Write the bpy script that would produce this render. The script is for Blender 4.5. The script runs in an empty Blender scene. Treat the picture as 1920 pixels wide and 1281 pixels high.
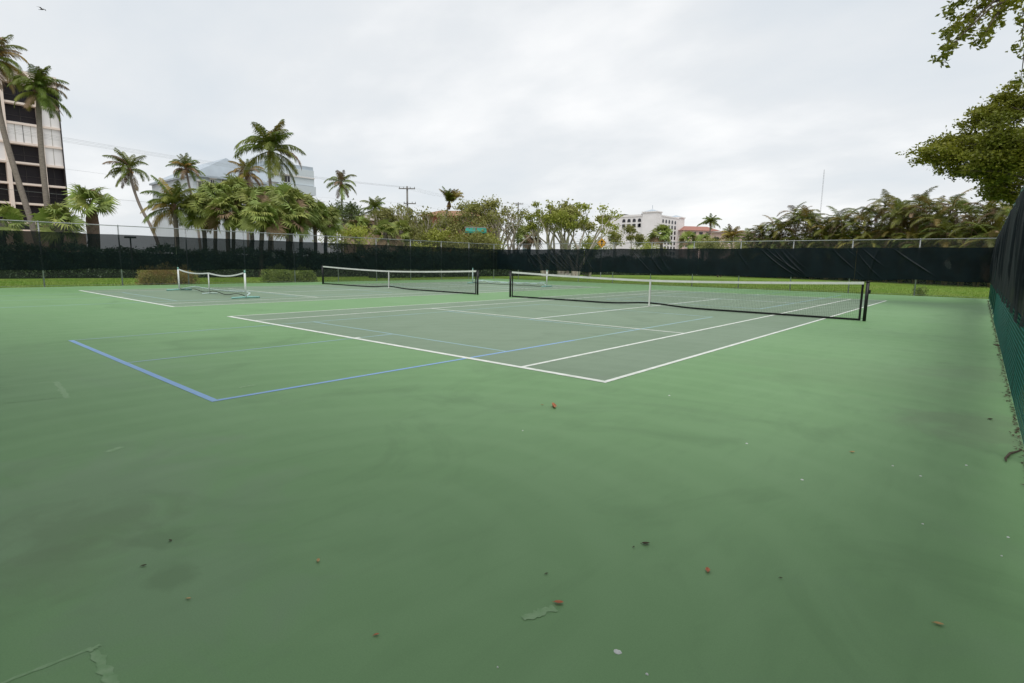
import bpy, math, random
import numpy as np
from mathutils import Vector, Matrix, Quaternion

sc = bpy.context.scene
COL = sc.collection
PI = math.pi

# ---------------------------------------------------------------- camera
CAM = Vector((14.456, -5.822, 1.456))
YAW, PITCH, ROLL, FPX = 0.7104, -0.1421, 0.0148, 1041.2     # focal length in pixels of a 1920 px wide frame
_f = Vector((-math.sin(YAW) * math.cos(PITCH), math.cos(YAW) * math.cos(PITCH), math.sin(PITCH)))
_r0 = Vector((math.cos(YAW), math.sin(YAW), 0.0))
_u0 = _r0.cross(_f)
_r = _r0 * math.cos(ROLL) + _u0 * math.sin(ROLL)
_u = _u0 * math.cos(ROLL) - _r0 * math.sin(ROLL)
cd = bpy.data.cameras.new('camera')
cd.sensor_width = 36.0
cd.lens = FPX / 1920 * 36.0
cd.clip_start = 0.05
cd.clip_end = 6000
cam = bpy.data.objects.new('camera', cd)
COL.objects.link(cam)
cam.matrix_world = Matrix(((_r.x, _u.x, -_f.x, CAM.x), (_r.y, _u.y, -_f.y, CAM.y), (_r.z, _u.z, -_f.z, CAM.z), (0, 0, 0, 1)))
sc.camera = cam

# ---------------------------------------------------------------- world, sun, exposure
SUN_EL, SUN_AZ = math.radians(62), math.radians(140)         # azimuth from +Y towards +X
W = bpy.data.worlds.new('World')
sc.world = W
W.use_nodes = True
nt = W.node_tree
nt.nodes.clear()
def N(tree, typ, **kw):
    n = tree.nodes.new(typ)
    for k, v in kw.items():
        setattr(n, k, v)
    return n
sky = N(nt, 'ShaderNodeTexSky', sky_type='NISHITA')
sky.sun_disc = False
sky.sun_elevation = SUN_EL
sky.sun_rotation = SUN_AZ
sky.dust_density = 2.0
tc = N(nt, 'ShaderNodeTexCoord')
# flatten the direction on a cloud plane so that the cloud deck recedes to the horizon
sep = N(nt, 'ShaderNodeSeparateXYZ')
nt.links.new(tc.outputs['Generated'], sep.inputs[0])
zz = N(nt, 'ShaderNodeMath', operation='MAXIMUM'); zz.inputs[1].default_value = 0.0
nt.links.new(sep.outputs['Z'], zz.inputs[0])
za = N(nt, 'ShaderNodeMath', operation='ADD'); za.inputs[1].default_value = 0.22
nt.links.new(zz.outputs[0], za.inputs[0])
dx = N(nt, 'ShaderNodeMath', operation='DIVIDE'); dy = N(nt, 'ShaderNodeMath', operation='DIVIDE')
nt.links.new(sep.outputs['X'], dx.inputs[0]); nt.links.new(za.outputs[0], dx.inputs[1])
nt.links.new(sep.outputs['Y'], dy.inputs[0]); nt.links.new(za.outputs[0], dy.inputs[1])
cmb = N(nt, 'ShaderNodeCombineXYZ')
nt.links.new(dx.outputs[0], cmb.inputs[0]); nt.links.new(dy.outputs[0], cmb.inputs[1])
n1 = N(nt, 'ShaderNodeTexNoise'); n1.inputs['Scale'].default_value = 0.75; n1.inputs['Detail'].default_value = 5; n1.inputs['Roughness'].default_value = 0.45; n1.inputs['Distortion'].default_value = 0.5
n2 = N(nt, 'ShaderNodeTexNoise'); n2.inputs['Scale'].default_value = 2.6; n2.inputs['Detail'].default_value = 6; n2.inputs['Roughness'].default_value = 0.55
mp = N(nt, 'ShaderNodeMapping'); mp.inputs['Location'].default_value = (-3.53, 6.66, 3.83); mp.inputs['Scale'].default_value = (0.9, 1.25, 1)
mp.inputs['Rotation'].default_value = (0, 0, 0.7)
nt.links.new(cmb.outputs[0], mp.inputs[0])
nt.links.new(mp.outputs[0], n1.inputs['Vector']); nt.links.new(mp.outputs[0], n2.inputs['Vector'])
ramp = N(nt, 'ShaderNodeValToRGB')
ramp.color_ramp.elements[0].position = 0.30; ramp.color_ramp.elements[0].color = (6.15, 6.65, 7.1, 1)
ramp.color_ramp.elements[1].position = 0.68; ramp.color_ramp.elements[1].color = (9.1, 9.1, 9.05, 1)
e = ramp.color_ramp.elements.new(0.50); e.color = (7.15, 7.4, 7.6, 1)
mixn = N(nt, 'ShaderNodeMix', data_type='FLOAT'); mixn.inputs[0].default_value = 0.28
nt.links.new(n1.outputs['Fac'], mixn.inputs[2]); nt.links.new(n2.outputs['Fac'], mixn.inputs[3])
nt.links.new(mixn.outputs[0], ramp.inputs[0])
mx = N(nt, 'ShaderNodeMix', data_type='RGBA'); mx.inputs[0].default_value = 0.93
nt.links.new(sky.outputs[0], mx.inputs[6]); nt.links.new(ramp.outputs[0], mx.inputs[7])
bg = N(nt, 'ShaderNodeBackground'); bg.inputs[1].default_value = 0.1
nt.links.new(mx.outputs[2], bg.inputs[0])
wo = N(nt, 'ShaderNodeOutputWorld'); nt.links.new(bg.outputs[0], wo.inputs[0])

sd = bpy.data.lights.new('sun', 'SUN')
sd.energy = 1.5
sd.angle = math.radians(28)
sd.color = (1.0, 0.96, 0.9)
so = bpy.data.objects.new('sun', sd)
COL.objects.link(so)
_sdir = Vector((math.sin(SUN_AZ) * math.cos(SUN_EL), math.cos(SUN_AZ) * math.cos(SUN_EL), math.sin(SUN_EL)))
so.rotation_euler = (-_sdir).to_track_quat('-Z', 'Y').to_euler()
so.location = (0, 0, 40)
sc.view_settings.view_transform = 'Standard'
sc.view_settings.look = 'None'
sc.view_settings.exposure = 0.25
sc.view_settings.gamma = 1.0
sc.view_settings.use_curve_mapping = False
try:
    sc.cycles.use_denoising = True
    sc.cycles.transparent_max_bounces = 24
    sc.cycles.max_bounces = 6
except Exception:
    pass

# ---------------------------------------------------------------- helpers
def at(px, py, d):                      # point on the ray of photo pixel (px, py) at distance d along the viewing axis
    return CAM + d * (_f + (px - 960) / FPX * _r - (py - 640.5) / FPX * _u)
def gat(px, d, py=490):
    p = at(px, py, d); return Vector((p.x, p.y, 0.0))
def on_x(px, py, x):
    v = at(px, py, 1) - CAM; return CAM + v * ((x - CAM.x) / v.x)
def on_y(px, py, y):
    v = at(px, py, 1) - CAM; return CAM + v * ((y - CAM.y) / v.y)
def on_z(px, py, z=0.0):
    v = at(px, py, 1) - CAM; return CAM + v * ((z - CAM.z) / v.z)

class MB:
    def __init__(s):
        s.v = []; s.f = []; s.smooth = False
    def box(s, c, d, rot=0.0):
        cx, cy, cz = c; a, b, h = d[0] / 2, d[1] / 2, d[2] / 2
        cs, sn = math.cos(rot), math.sin(rot); k = len(s.v)
        for z in (-h, h):
            for x, y in ((-a, -b), (a, -b), (a, b), (-a, b)):
                s.v.append((cx + x * cs - y * sn, cy + x * sn + y * cs, cz + z))
        for q in ((0, 3, 2, 1), (4, 5, 6, 7), (0, 1, 5, 4), (1, 2, 6, 5), (2, 3, 7, 6), (3, 0, 4, 7)):
            s.f.append(tuple(k + i for i in q))
        return s
    def bb(s, x0, x1, y0, y1, z0, z1):
        return s.box(((x0 + x1) / 2, (y0 + y1) / 2, (z0 + z1) / 2), (x1 - x0, y1 - y0, z1 - z0))
    def quad(s, *p):
        k = len(s.v); s.v += [tuple(q) for q in p]; s.f.append(tuple(range(k, k + len(p)))); return s
    def tube(s, pts, rad, n=8, cap=True):
        pts = [Vector(p) for p in pts]
        if not isinstance(rad, (list, tuple)): rad = [rad] * len(pts)
        k = len(s.v); up = None
        for i, p in enumerate(pts):
            t = (pts[min(i + 1, len(pts) - 1)] - pts[max(i - 1, 0)])
            if t.length < 1e-9: t = Vector((0, 0, 1))
            t.normalize()
            if up is None:
                up = Vector((0, 0, 1)) if abs(t.z) < 0.9 else Vector((1, 0, 0))
            a = t.cross(up)
            if a.length < 1e-6: a = t.orthogonal()
            a.normalize(); b = a.cross(t).normalized(); up = b
            for j in range(n):
                w = 2 * PI * j / n
                s.v.append(tuple(p + rad[i] * (math.cos(w) * a + math.sin(w) * b)))
        for i in range(len(pts) - 1):
            for j in range(n):
                s.f.append((k + i * n + j, k + i * n + (j + 1) % n, k + (i + 1) * n + (j + 1) % n, k + (i + 1) * n + j))
        if cap:
            s.f.append(tuple(k + j for j in range(n - 1, -1, -1)))
            s.f.append(tuple(k + (len(pts) - 1) * n + j for j in range(n)))
        return s
    def prism(s, poly, z0, z1):
        k = len(s.v); n = len(poly)
        s.v += [(x, y, z0) for x, y in poly] + [(x, y, z1) for x, y in poly]
        s.f.append(tuple(k + i for i in range(n - 1, -1, -1))); s.f.append(tuple(k + n + i for i in range(n)))
        for i in range(n):
            j = (i + 1) % n; s.f.append((k + i, k + j, k + n + j, k + n + i))
        return s
    def mesh(s, name, m, smooth=False):
        me = bpy.data.meshes.new(name); me.from_pydata(s.v, [], s.f)
        if m is not None: me.materials.append(m)
        if smooth: me.shade_smooth()
        me.update(); return me
    def build(s, name, m, parent=None, smooth=False):
        return link(name, s.mesh(name, m, smooth), parent)

def link(name, me, parent=None, loc=None, rot=None, scale=None):
    o = bpy.data.objects.new(name, me)
    COL.objects.link(o)
    if parent is not None: o.parent = parent
    if loc is not None: o.location = loc
    if rot is not None: o.rotation_euler = rot
    if scale is not None: o.scale = scale if isinstance(scale, (tuple, list, Vector)) else (scale,) * 3
    return o
def tag(o, label=None, cat=None, group=None, kind=None):
    if label: o['label'] = label
    if cat: o['category'] = cat
    if group: o['group'] = group
    if kind: o['kind'] = kind
    return o
def thing(name, label, cat, loc=(0, 0, 0), rz=0.0, group=None):
    o = bpy.data.objects.new(name, None); o.empty_display_size = 0.2
    COL.objects.link(o); o.location = loc; o.rotation_euler = (0, 0, rz)
    return tag(o, label, cat, group)

# ---------------------------------------------------------------- materials
def mat(name, col, rough=0.6, var=0.15, scale=6.0, spec=0.4, bump=0.0, bscale=40.0, rnd=0.0, metal=0.0, trans=0.0, alpha=1.0, col2=None, detail=5, sharp=False, stretch=None, hue=0.0, coords='Object'):
    m = bpy.data.materials.new(name); m.use_nodes = True
    t = m.node_tree; t.nodes.clear()
    out = N(t, 'ShaderNodeOutputMaterial'); b = N(t, 'ShaderNodeBsdfPrincipled')
    b.inputs['Roughness'].default_value = rough; b.inputs['Specular IOR Level'].default_value = spec; b.inputs['Metallic'].default_value = metal
    tcn = N(t, 'ShaderNodeTexCoord'); src = tcn.outputs[coords]
    if stretch:
        mpn = N(t, 'ShaderNodeMapping'); mpn.inputs['Scale'].default_value = stretch; t.links.new(src, mpn.inputs[0]); src = mpn.outputs[0]
    nz = N(t, 'ShaderNodeTexNoise'); nz.inputs['Scale'].default_value = scale; nz.inputs['Detail'].default_value = detail
    t.links.new(src, nz.inputs['Vector'])
    rp = N(t, 'ShaderNodeValToRGB')
    c2 = col2 if col2 else tuple(min(1, c * (1 + var)) for c in col)
    c1 = col if col2 else tuple(c * (1 - var) for c in col)
    rp.color_ramp.elements[0].color = (*c1, 1); rp.color_ramp.elements[1].color = (*c2, 1)
    rp.color_ramp.elements[0].position = 0.45 if sharp else 0.3; rp.color_ramp.elements[1].position = 0.55 if sharp else 0.7
    t.links.new(nz.outputs['Fac'], rp.inputs[0])
    c = rp.outputs[0]
    if rnd or hue:
        oi = N(t, 'ShaderNodeObjectInfo'); hs = N(t, 'ShaderNodeHueSaturation')
        mr = N(t, 'ShaderNodeMapRange'); mr.inputs[3].default_value = 1 - rnd; mr.inputs[4].default_value = 1 + rnd
        t.links.new(oi.outputs['Random'], mr.inputs[0]); t.links.new(mr.outputs[0], hs.inputs['Value'])
        if hue:
            ml = N(t, 'ShaderNodeMath', operation='MULTIPLY'); ml.inputs[1].default_value = 7.31
            fr = N(t, 'ShaderNodeMath', operation='FRACT'); t.links.new(oi.outputs['Random'], ml.inputs[0]); t.links.new(ml.outputs[0], fr.inputs[0])
            mh = N(t, 'ShaderNodeMapRange'); mh.inputs[3].default_value = 0.5 - hue; mh.inputs[4].default_value = 0.5 + hue
            t.links.new(fr.outputs[0], mh.inputs[0]); t.links.new(mh.outputs[0], hs.inputs['Hue'])
        t.links.new(c, hs.inputs['Color']); c = hs.outputs[0]
    t.links.new(c, b.inputs['Base Color'])
    if bump:
        nb = N(t, 'ShaderNodeTexNoise'); nb.inputs['Scale'].default_value = bscale; nb.inputs['Detail'].default_value = 4; t.links.new(src, nb.inputs['Vector'])
        bn = N(t, 'ShaderNodeBump'); bn.inputs['Strength'].default_value = bump; bn.inputs['Distance'].default_value = 0.02
        t.links.new(nb.outputs['Fac'], bn.inputs['Height']); t.links.new(bn.outputs[0], b.inputs['Normal'])
    s = b.outputs[0]
    if trans:
        tl = N(t, 'ShaderNodeBsdfTranslucent'); t.links.new(c, tl.inputs[0])
        ms = N(t, 'ShaderNodeMixShader'); ms.inputs[0].default_value = trans
        t.links.new(s, ms.inputs[1]); t.links.new(tl.outputs[0], ms.inputs[2]); s = ms.outputs[0]
    if alpha < 1:
        tp = N(t, 'ShaderNodeBsdfTransparent'); ms = N(t, 'ShaderNodeMixShader'); ms.inputs[0].default_value = alpha
        t.links.new(tp.outputs[0], ms.inputs[1]); t.links.new(s, ms.inputs[2]); s = ms.outputs[0]
    t.links.new(s, out.inputs[0])
    return m

def court_mat(name, base, worn, dark, rough, grey, stains=()):
    m = bpy.data.materials.new(name); m.use_nodes = True
    t = m.node_tree; t.nodes.clear(); L = t.links.new
    out = N(t, 'ShaderNodeOutputMaterial'); b = N(t, 'ShaderNodeBsdfPrincipled'); L(b.outputs[0], out.inputs[0])
    b.inputs['Specular IOR Level'].default_value = 0.28
    co = N(t, 'ShaderNodeTexCoord').outputs['Object']
    def noise(scale, detail, stretch=(1, 1, 1), loc=(0, 0, 0), rot=0, rgh=0.5, dist=0.0):
        mp = N(t, 'ShaderNodeMapping'); mp.inputs['Scale'].default_value = stretch; mp.inputs['Location'].default_value = loc; mp.inputs['Rotation'].default_value = (0, 0, rot)
        L(co, mp.inputs[0]); n = N(t, 'ShaderNodeTexNoise'); n.inputs['Scale'].default_value = scale; n.inputs['Detail'].default_value = detail
        n.inputs['Roughness'].default_value = rgh; n.inputs['Distortion'].default_value = dist; L(mp.outputs[0], n.inputs['Vector']); return n.outputs['Fac']
    def ramp(f, a, bb):
        r = N(t, 'ShaderNodeMapRange'); r.inputs[1].default_value = a; r.inputs[2].default_value = bb; L(f, r.inputs[0]); return r.outputs[0]
    def mix(f, c1, c2):
        x = N(t, 'ShaderNodeMix', data_type='RGBA'); L(f, x.inputs[0])
        for i, c in ((6, c1), (7, c2)):
            if isinstance(c, tuple): x.inputs[i].default_value = (*c, 1)
            else: L(c, x.inputs[i])
        return x.outputs[2]
    def scaled(f, k):
        x = N(t, 'ShaderNodeMath', operation='MULTIPLY'); x.inputs[1].default_value = k; L(f, x.inputs[0]); return x.outputs[0]
    c = mix(scaled(ramp(noise(0.22, 4, loc=(2, 5, 0), dist=0.6), 0.38, 0.68), 0.55), base, worn)          # broad worn patches
    c = mix(scaled(ramp(noise(2.2, 6, stretch=(0.3, 1.5, 1), rot=0.5, rgh=0.6), 0.46, 0.76), 0.32), c, worn)   # squeegee streaks
    c = mix(scaled(ramp(noise(3.1, 6, stretch=(1.6, 0.4, 1), rot=-0.35, loc=(9, 1, 0), dist=0.5, rgh=0.6), 0.48, 0.76), 0.30), c, dark)
    ds = N(t, 'ShaderNodeMapping'); ds.inputs['Location'].default_value = (-12.1, 4.3, 0); L(co, ds.inputs[0])
    wv = N(t, 'ShaderNodeTexWave', wave_type='RINGS', rings_direction='Z'); wv.inputs['Scale'].default_value = 0.62; wv.inputs['Distortion'].default_value = 3.5; wv.inputs['Detail'].default_value = 4; wv.inputs['Detail Scale'].default_value = 0.8
    L(ds.outputs[0], wv.inputs['Vector'])
    c = mix(scaled(ramp(wv.outputs['Fac'], 0.5, 1.0), 0.28), c, worn)                                   # arcs left by the squeegee
    c = mix(scaled(ramp(noise(0.5, 6, loc=(-4, 8, 3), dist=1.2, rgh=0.6), 0.56, 0.70), 0.55), c, dark)    # dried puddle stains
    c = mix(scaled(ramp(noise(0.38, 5, loc=(7, -3, 1), dist=0.8, rgh=0.65), 0.60, 0.74), 0.5), c, grey)   # thin chalky film
    for (sx_, sy_), rad_, k_, col_, off_ in stains:
        vm = N(t, 'ShaderNodeVectorMath', operation='DISTANCE'); vm.inputs[1].default_value = (sx_, sy_, 0); L(co, vm.inputs[0])
        nz_ = N(t, 'ShaderNodeMath', operation='MULTIPLY_ADD'); nz_.inputs[1].default_value = -2.6 * rad_; L(noise(1.7 / rad_ ** .5, 6, loc=(off_, 2 * off_, 0), rgh=0.62, dist=0.7), nz_.inputs[0]); 
        ad_ = N(t, 'ShaderNodeMath', operation='ADD'); nz_.inputs[2].default_value = 1.3 * rad_; L(vm.outputs['Value'], ad_.inputs[0]); L(nz_.outputs[0], ad_.inputs[1])
        c = mix(scaled(ramp(ad_.outputs[0], rad_ * 1.05, rad_ * .45), k_), c, col_)
    c = mix(scaled(ramp(noise(150, 3, rgh=0.8), 0.40, 0.72), 0.38), c, dark)                              # sand grain
    c = mix(scaled(ramp(noise(55, 3, loc=(3, 3, 3), rgh=0.7), 0.58, 0.78), 0.30), c, worn)                # paler grit speckle
    c = mix(scaled(ramp(noise(11, 4, rgh=0.75), 0.64, 0.74), 0.28), c, worn)                              # small scuffs
    c = mix(scaled(ramp(noise(17, 4, loc=(5, 0, 0), rgh=0.75), 0.66, 0.76), 0.30), c, dark)               # ball marks
    L(c, b.inputs['Base Color'])
    rr = N(t, 'ShaderNodeMapRange'); rr.inputs[3].default_value = rough - 0.08; rr.inputs[4].default_value = rough + 0.08
    L(noise(0.7, 5), rr.inputs[0]); L(rr.outputs[0], b.inputs['Roughness'])
    bn = N(t, 'ShaderNodeBump'); bn.inputs['Strength'].default_value = 0.25; bn.inputs['Distance'].default_value = 0.002
    L(noise(420, 2), bn.inputs['Height']); L(bn.outputs[0], b.inputs['Normal'])
    return m

M = {}
def _xy(px, py): p = on_z(px, py); return (p.x, p.y)
STAINS = [(_xy(150, 930), 1.15, .30, (0.215, 0.275, 0.205), 1.0), (_xy(330, 1130), .55, .25, (0.210, 0.275, 0.205), 2.0), (_xy(170, 985), .42, .42, (0.120, 0.190, 0.090), 3.0), (_xy(90, 1080), .40, .32, (0.128, 0.190, 0.098), 4.0),
          (_xy(305, 1010), .14, .5, (0.118, 0.205, 0.095), 5.0), (_xy(318, 1085), .12, .5, (0.118, 0.205, 0.095), 6.0), (_xy(1830, 800), .75, .42, (0.140, 0.185, 0.108), 7.0), (_xy(1840, 700), .8, .32, (0.140, 0.195, 0.110), 8.0), (_xy(1600, 700), 1.6, .3, (0.165, 0.262, 0.130), 9.0)]
M['court'] = court_mat('court_green_acrylic', (0.156, 0.304, 0.126), (0.200, 0.354, 0.166), (0.110, 0.220, 0.088), 0.60, (0.172, 0.275, 0.158), STAINS)
M['play'] = court_mat('court_grey_green_acrylic', (0.170, 0.248, 0.160), (0.214, 0.294, 0.202), (0.130, 0.194, 0.122), 0.60, (0.25, 0.29, 0.235))
M['line'] = mat('line_white', (0.58, 0.64, 0.56), 0.55, 0.14, 9, col2=(0.82, 0.84, 0.80))
M['blue'] = mat('line_blue', (0.19, 0.36, 0.70), 0.55, 0.2, 9, col2=(0.25, 0.42, 0.60))
M['blue_faded'] = mat('line_blue_faded', (0.245, 0.40, 0.33), 0.55, 0.1, 1.2, col2=(0.29, 0.46, 0.58))
M['scuff'] = mat('paint_scuff_pale', (0.170, 0.325, 0.138), 0.6, scale=30, col2=(0.25, 0.395, 0.21))
M['grass'] = mat('grass_ground', (0.105, 0.215, 0.018), 0.8, scale=0.6, col2=(0.20, 0.265, 0.045), spec=0.1, bump=0.5, bscale=30)
M['sand'] = mat('sandy_ground', (0.21, 0.19, 0.16), 0.9, scale=0.05, col2=(0.30, 0.275, 0.235), spec=0.1)
M['blade'] = mat('grass_blade', (0.140, 0.275, 0.020), 0.7, scale=0.6, col2=(0.26, 0.325, 0.070), spec=0.15, trans=0.25)
M['concrete'] = mat('concrete_pale', (0.42, 0.40, 0.36), 0.85, 0.2, 4, spec=0.2, bump=0.3)
M['black'] = mat('black_powdercoat', (0.012, 0.013, 0.014), 0.45, 0.2, 10)
M['cord'] = mat('net_cord_black', (0.016, 0.018, 0.018), 0.8, 0.2, 10, spec=0.2)
M['band'] = mat('net_band_white', (0.72, 0.73, 0.70), 0.75, 0.1, 3, spec=0.2)
M['tape'] = mat('net_tape_black', (0.012, 0.014, 0.014), 0.7, 0.2, 6, spec=0.2)
M['pvc'] = mat('white_pvc', (0.75, 0.78, 0.77), 0.4, 0.06, 5)
M['teal'] = mat('teal_plastic', (0.25, 0.50, 0.45), 0.45, 0.15, 5)
M['aqua'] = mat('pale_aqua_tube', (0.55, 0.68, 0.66), 0.4, 0.1, 5)
M['galv'] = mat('galvanised_steel', (0.30, 0.315, 0.325), 0.5, 0.15, 12, metal=0.35)
M['vinyl'] = mat('green_vinyl_wire', (0.008, 0.098, 0.090), 0.35, 0.25, 8, spec=0.5)
M['link_far'] = mat('chain_link_sheet', (0.20, 0.23, 0.22), 0.5, 0.1, 5, alpha=0.09)
M['link_dark'] = mat('chain_link_sheet_green', (0.006, 0.06, 0.055), 0.5, 0.1, 5, alpha=0.16)
M['screen'] = mat('windscreen_fabric', (0.0045, 0.0105, 0.0115), 0.85, 0.3, 1.5, spec=0.10, alpha=0.86, bump=0.25, bscale=6)
M['screen_dense'] = mat('windscreen_fabric_dense', (0.0042, 0.0105, 0.0140), 0.45, 0.3, 1.5, spec=0.15, alpha=0.95, bump=0.2, bscale=6)
M['screen_near'] = mat('windscreen_fabric_near', (0.009, 0.014, 0.018), 0.8, 0.3, 3, spec=0.12, alpha=0.97, bump=0.3, bscale=14)
M['coco'] = mat('coconut_frond', (0.105, 0.148, 0.022), 0.5, scale=1.2, col2=(0.185, 0.225, 0.040), rnd=0.28, hue=0.025, trans=0.28, spec=0.3)
M['coco_y'] = mat('yellowing_frond', (0.23, 0.19, 0.035), 0.5, scale=1.5, col2=(0.32, 0.22, 0.055), rnd=0.25, hue=0.02, trans=0.28)
M['dead'] = mat('dead_frond', (0.17, 0.115, 0.066), 0.8, scale=2, col2=(0.28, 0.20, 0.130), rnd=0.25, trans=0.1, spec=0.2)
M['sabal'] = mat('fan_palm_leaf', (0.195, 0.250, 0.050), 0.5, scale=1.6, col2=(0.30, 0.350, 0.100), rnd=0.32, hue=0.02, trans=0.25, spec=0.3)
M['areca'] = mat('areca_frond', (0.092, 0.118, 0.018), 0.5, scale=1.5, col2=(0.170, 0.182, 0.032), rnd=0.35, hue=0.03, trans=0.25)
M['areca_y'] = mat('areca_frond_olive', (0.165, 0.145, 0.024), 0.5, scale=1.5, col2=(0.235, 0.180, 0.038), rnd=0.3, hue=0.03, trans=0.25)
M['bark'] = mat('palm_trunk', (0.16, 0.135, 0.115), 0.9, scale=6, col2=(0.27, 0.235, 0.205), spec=0.1, bump=0.7, bscale=9, stretch=(1, 1, 5))
M['bark_red'] = mat('palm_boot_bark', (0.105, 0.065, 0.045), 0.9, scale=5, col2=(0.200, 0.135, 0.100), spec=0.1, bump=0.8, bscale=9)
M['bark_pale'] = mat('pale_bark', (0.34, 0.30, 0.25), 0.85, scale=2, col2=(0.48, 0.43, 0.36), spec=0.15, bump=0.5, bscale=14)
M['bark_dark'] = mat('dark_bark', (0.07, 0.055, 0.042), 0.9, scale=3, col2=(0.13, 0.105, 0.08), spec=0.1, bump=0.6, bscale=16)
M['stem'] = mat('areca_stem', (0.13, 0.105, 0.045), 0.7, scale=3, col2=(0.19, 0.15, 0.08), spec=0.2)
M['leaf_a'] = mat('leaf_yellow_green', (0.27, 0.31, 0.045), 0.5, scale=0.8, col2=(0.40, 0.42, 0.08), trans=0.3, rnd=0.15)
M['leaf_b'] = mat('leaf_olive', (0.190, 0.208, 0.050), 0.5, scale=0.8, col2=(0.325, 0.315, 0.095), trans=0.3, rnd=0.2)
M['leaf_c'] = mat('leaf_deep_green', (0.055, 0.085, 0.024), 0.45, scale=0.8, col2=(0.110, 0.145, 0.040), trans=0.25, rnd=0.2)
M['leaf_f'] = mat('fig_leaf', (0.115, 0.145, 0.016), 0.45, scale=0.5, col2=(0.26, 0.265, 0.030), trans=0.32, spec=0.3)
M['leaf_h'] = mat('hedge_leaf', (0.026, 0.052, 0.018), 0.5, scale=0.7, col2=(0.060, 0.100, 0.034), trans=0.15)
M['leaf_red'] = mat('croton_leaf', (0.46, 0.31, 0.12), 0.5, scale=2.2, col2=(0.31, 0.33, 0.075), trans=0.35)
M['leaf_bush'] = mat('bush_blade_green', (0.15, 0.22, 0.04), 0.5, scale=2.0, col2=(0.29, 0.35, 0.07), trans=0.3)
M['core'] = mat('hedge_core', (0.016, 0.026, 0.012), 0.9, 0.4, 3, spec=0.05)

M['stucco_cream'] = mat('cream_stucco', (0.80, 0.69, 0.61), 0.85, 0.06, 0.4, spec=0.2)
M['stucco_white'] = mat('white_stucco', (0.80, 0.78, 0.77), 0.85, 0.05, 0.3, spec=0.2)
M['stucco_blue'] = mat('pale_blue_grey_stucco', (0.60, 0.66, 0.70), 0.85, 0.05, 0.3, spec=0.2)
M['roof_grey'] = mat('pale_grey_roof', (0.43, 0.49, 0.55), 0.7, 0.08, 0.6, spec=0.3)
M['stucco_beige'] = mat('beige_stucco', (0.42, 0.31, 0.23), 0.85, 0.08, 0.6, spec=0.2)
M['stucco_pink'] = mat('pink_stucco', (0.62, 0.47, 0.42), 0.85, 0.06, 0.5, spec=0.2)
M['stucco_orange'] = mat('orange_stucco', (0.33, 0.15, 0.085), 0.85, 0.08, 0.5, spec=0.2)
M['tile_red'] = mat('terracotta_tile', (0.36, 0.17, 0.135), 0.75, 0.25, 1.2, spec=0.25, stretch=(1, 6, 6))
M['tile_orange'] = mat('orange_clay_tile', (0.27, 0.155, 0.085), 0.75, 0.3, 1.2, spec=0.25, stretch=(1, 6, 6))
M['roof_beige'] = mat('weathered_shingle', (0.36, 0.32, 0.29), 0.85, 0.2, 1.2, spec=0.15)
M['glass'] = mat('window_glass_dark', (0.012, 0.014, 0.020), 0.12, 0.3, 0.4, spec=0.5)
M['insect'] = mat('insect_screen_dark', (0.012, 0.009, 0.013), 0.5, 0.4, 0.3, spec=0.3)
M['frame_dark'] = mat('dark_bronze_frame', (0.035, 0.030, 0.030), 0.5, 0.2, 4)
M['frame_white'] = mat('white_frame', (0.70, 0.70, 0.69), 0.6, 0.05, 4)
M['awning'] = mat('green_awning_canvas', (0.03, 0.22, 0.17), 0.8, 0.15, 4)
M['pole'] = mat('utility_pole_wood', (0.20, 0.19, 0.18), 0.9, 0.2, 5, bump=0.4)
M['wire'] = mat('cable_grey', (0.26, 0.27, 0.28), 0.6, 0.1, 4)
M['sign_y'] = mat('yellow_sign', (0.75, 0.36, 0.01), 0.5, 0.06, 4)
M['sign_b'] = mat('sign_print_black', (0.015, 0.014, 0.012), 0.5, 0.05, 4)
M['car'] = mat('silver_paint', (0.55, 0.57, 0.59), 0.25, 0.03, 3, metal=0.3)
M['rubber'] = mat('tyre_rubber', (0.02, 0.02, 0.02), 0.85, 0.2, 6)
M['sky_blue'] = mat('pale_blue_panel', (0.42, 0.62, 0.74), 0.6, 0.08, 3)
M['leaf_brown'] = mat('dry_leaf_rust', (0.42, 0.115, 0.05), 0.7, scale=40, col2=(0.66, 0.28, 0.15), spec=0.3)
M['leaf_tan'] = mat('dry_leaf_tan', (0.46, 0.29, 0.11), 0.7, scale=40, col2=(0.66, 0.46, 0.24), spec=0.3)
M['leaf_dark'] = mat('dry_leaf_dark', (0.05, 0.042, 0.028), 0.8, scale=30, col2=(0.10, 0.07, 0.04), spec=0.2)
M['white_spot'] = mat('white_dropping', (0.72, 0.74, 0.72), 0.7, 0.08, 60)
M['bird'] = mat('dark_plumage', (0.07, 0.065, 0.06), 0.7, 0.3, 8)
M['debris'] = mat('leaf_litter', (0.045, 0.032, 0.022), 0.9, scale=9, col2=(0.12, 0.085, 0.06), spec=0.1)

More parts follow.
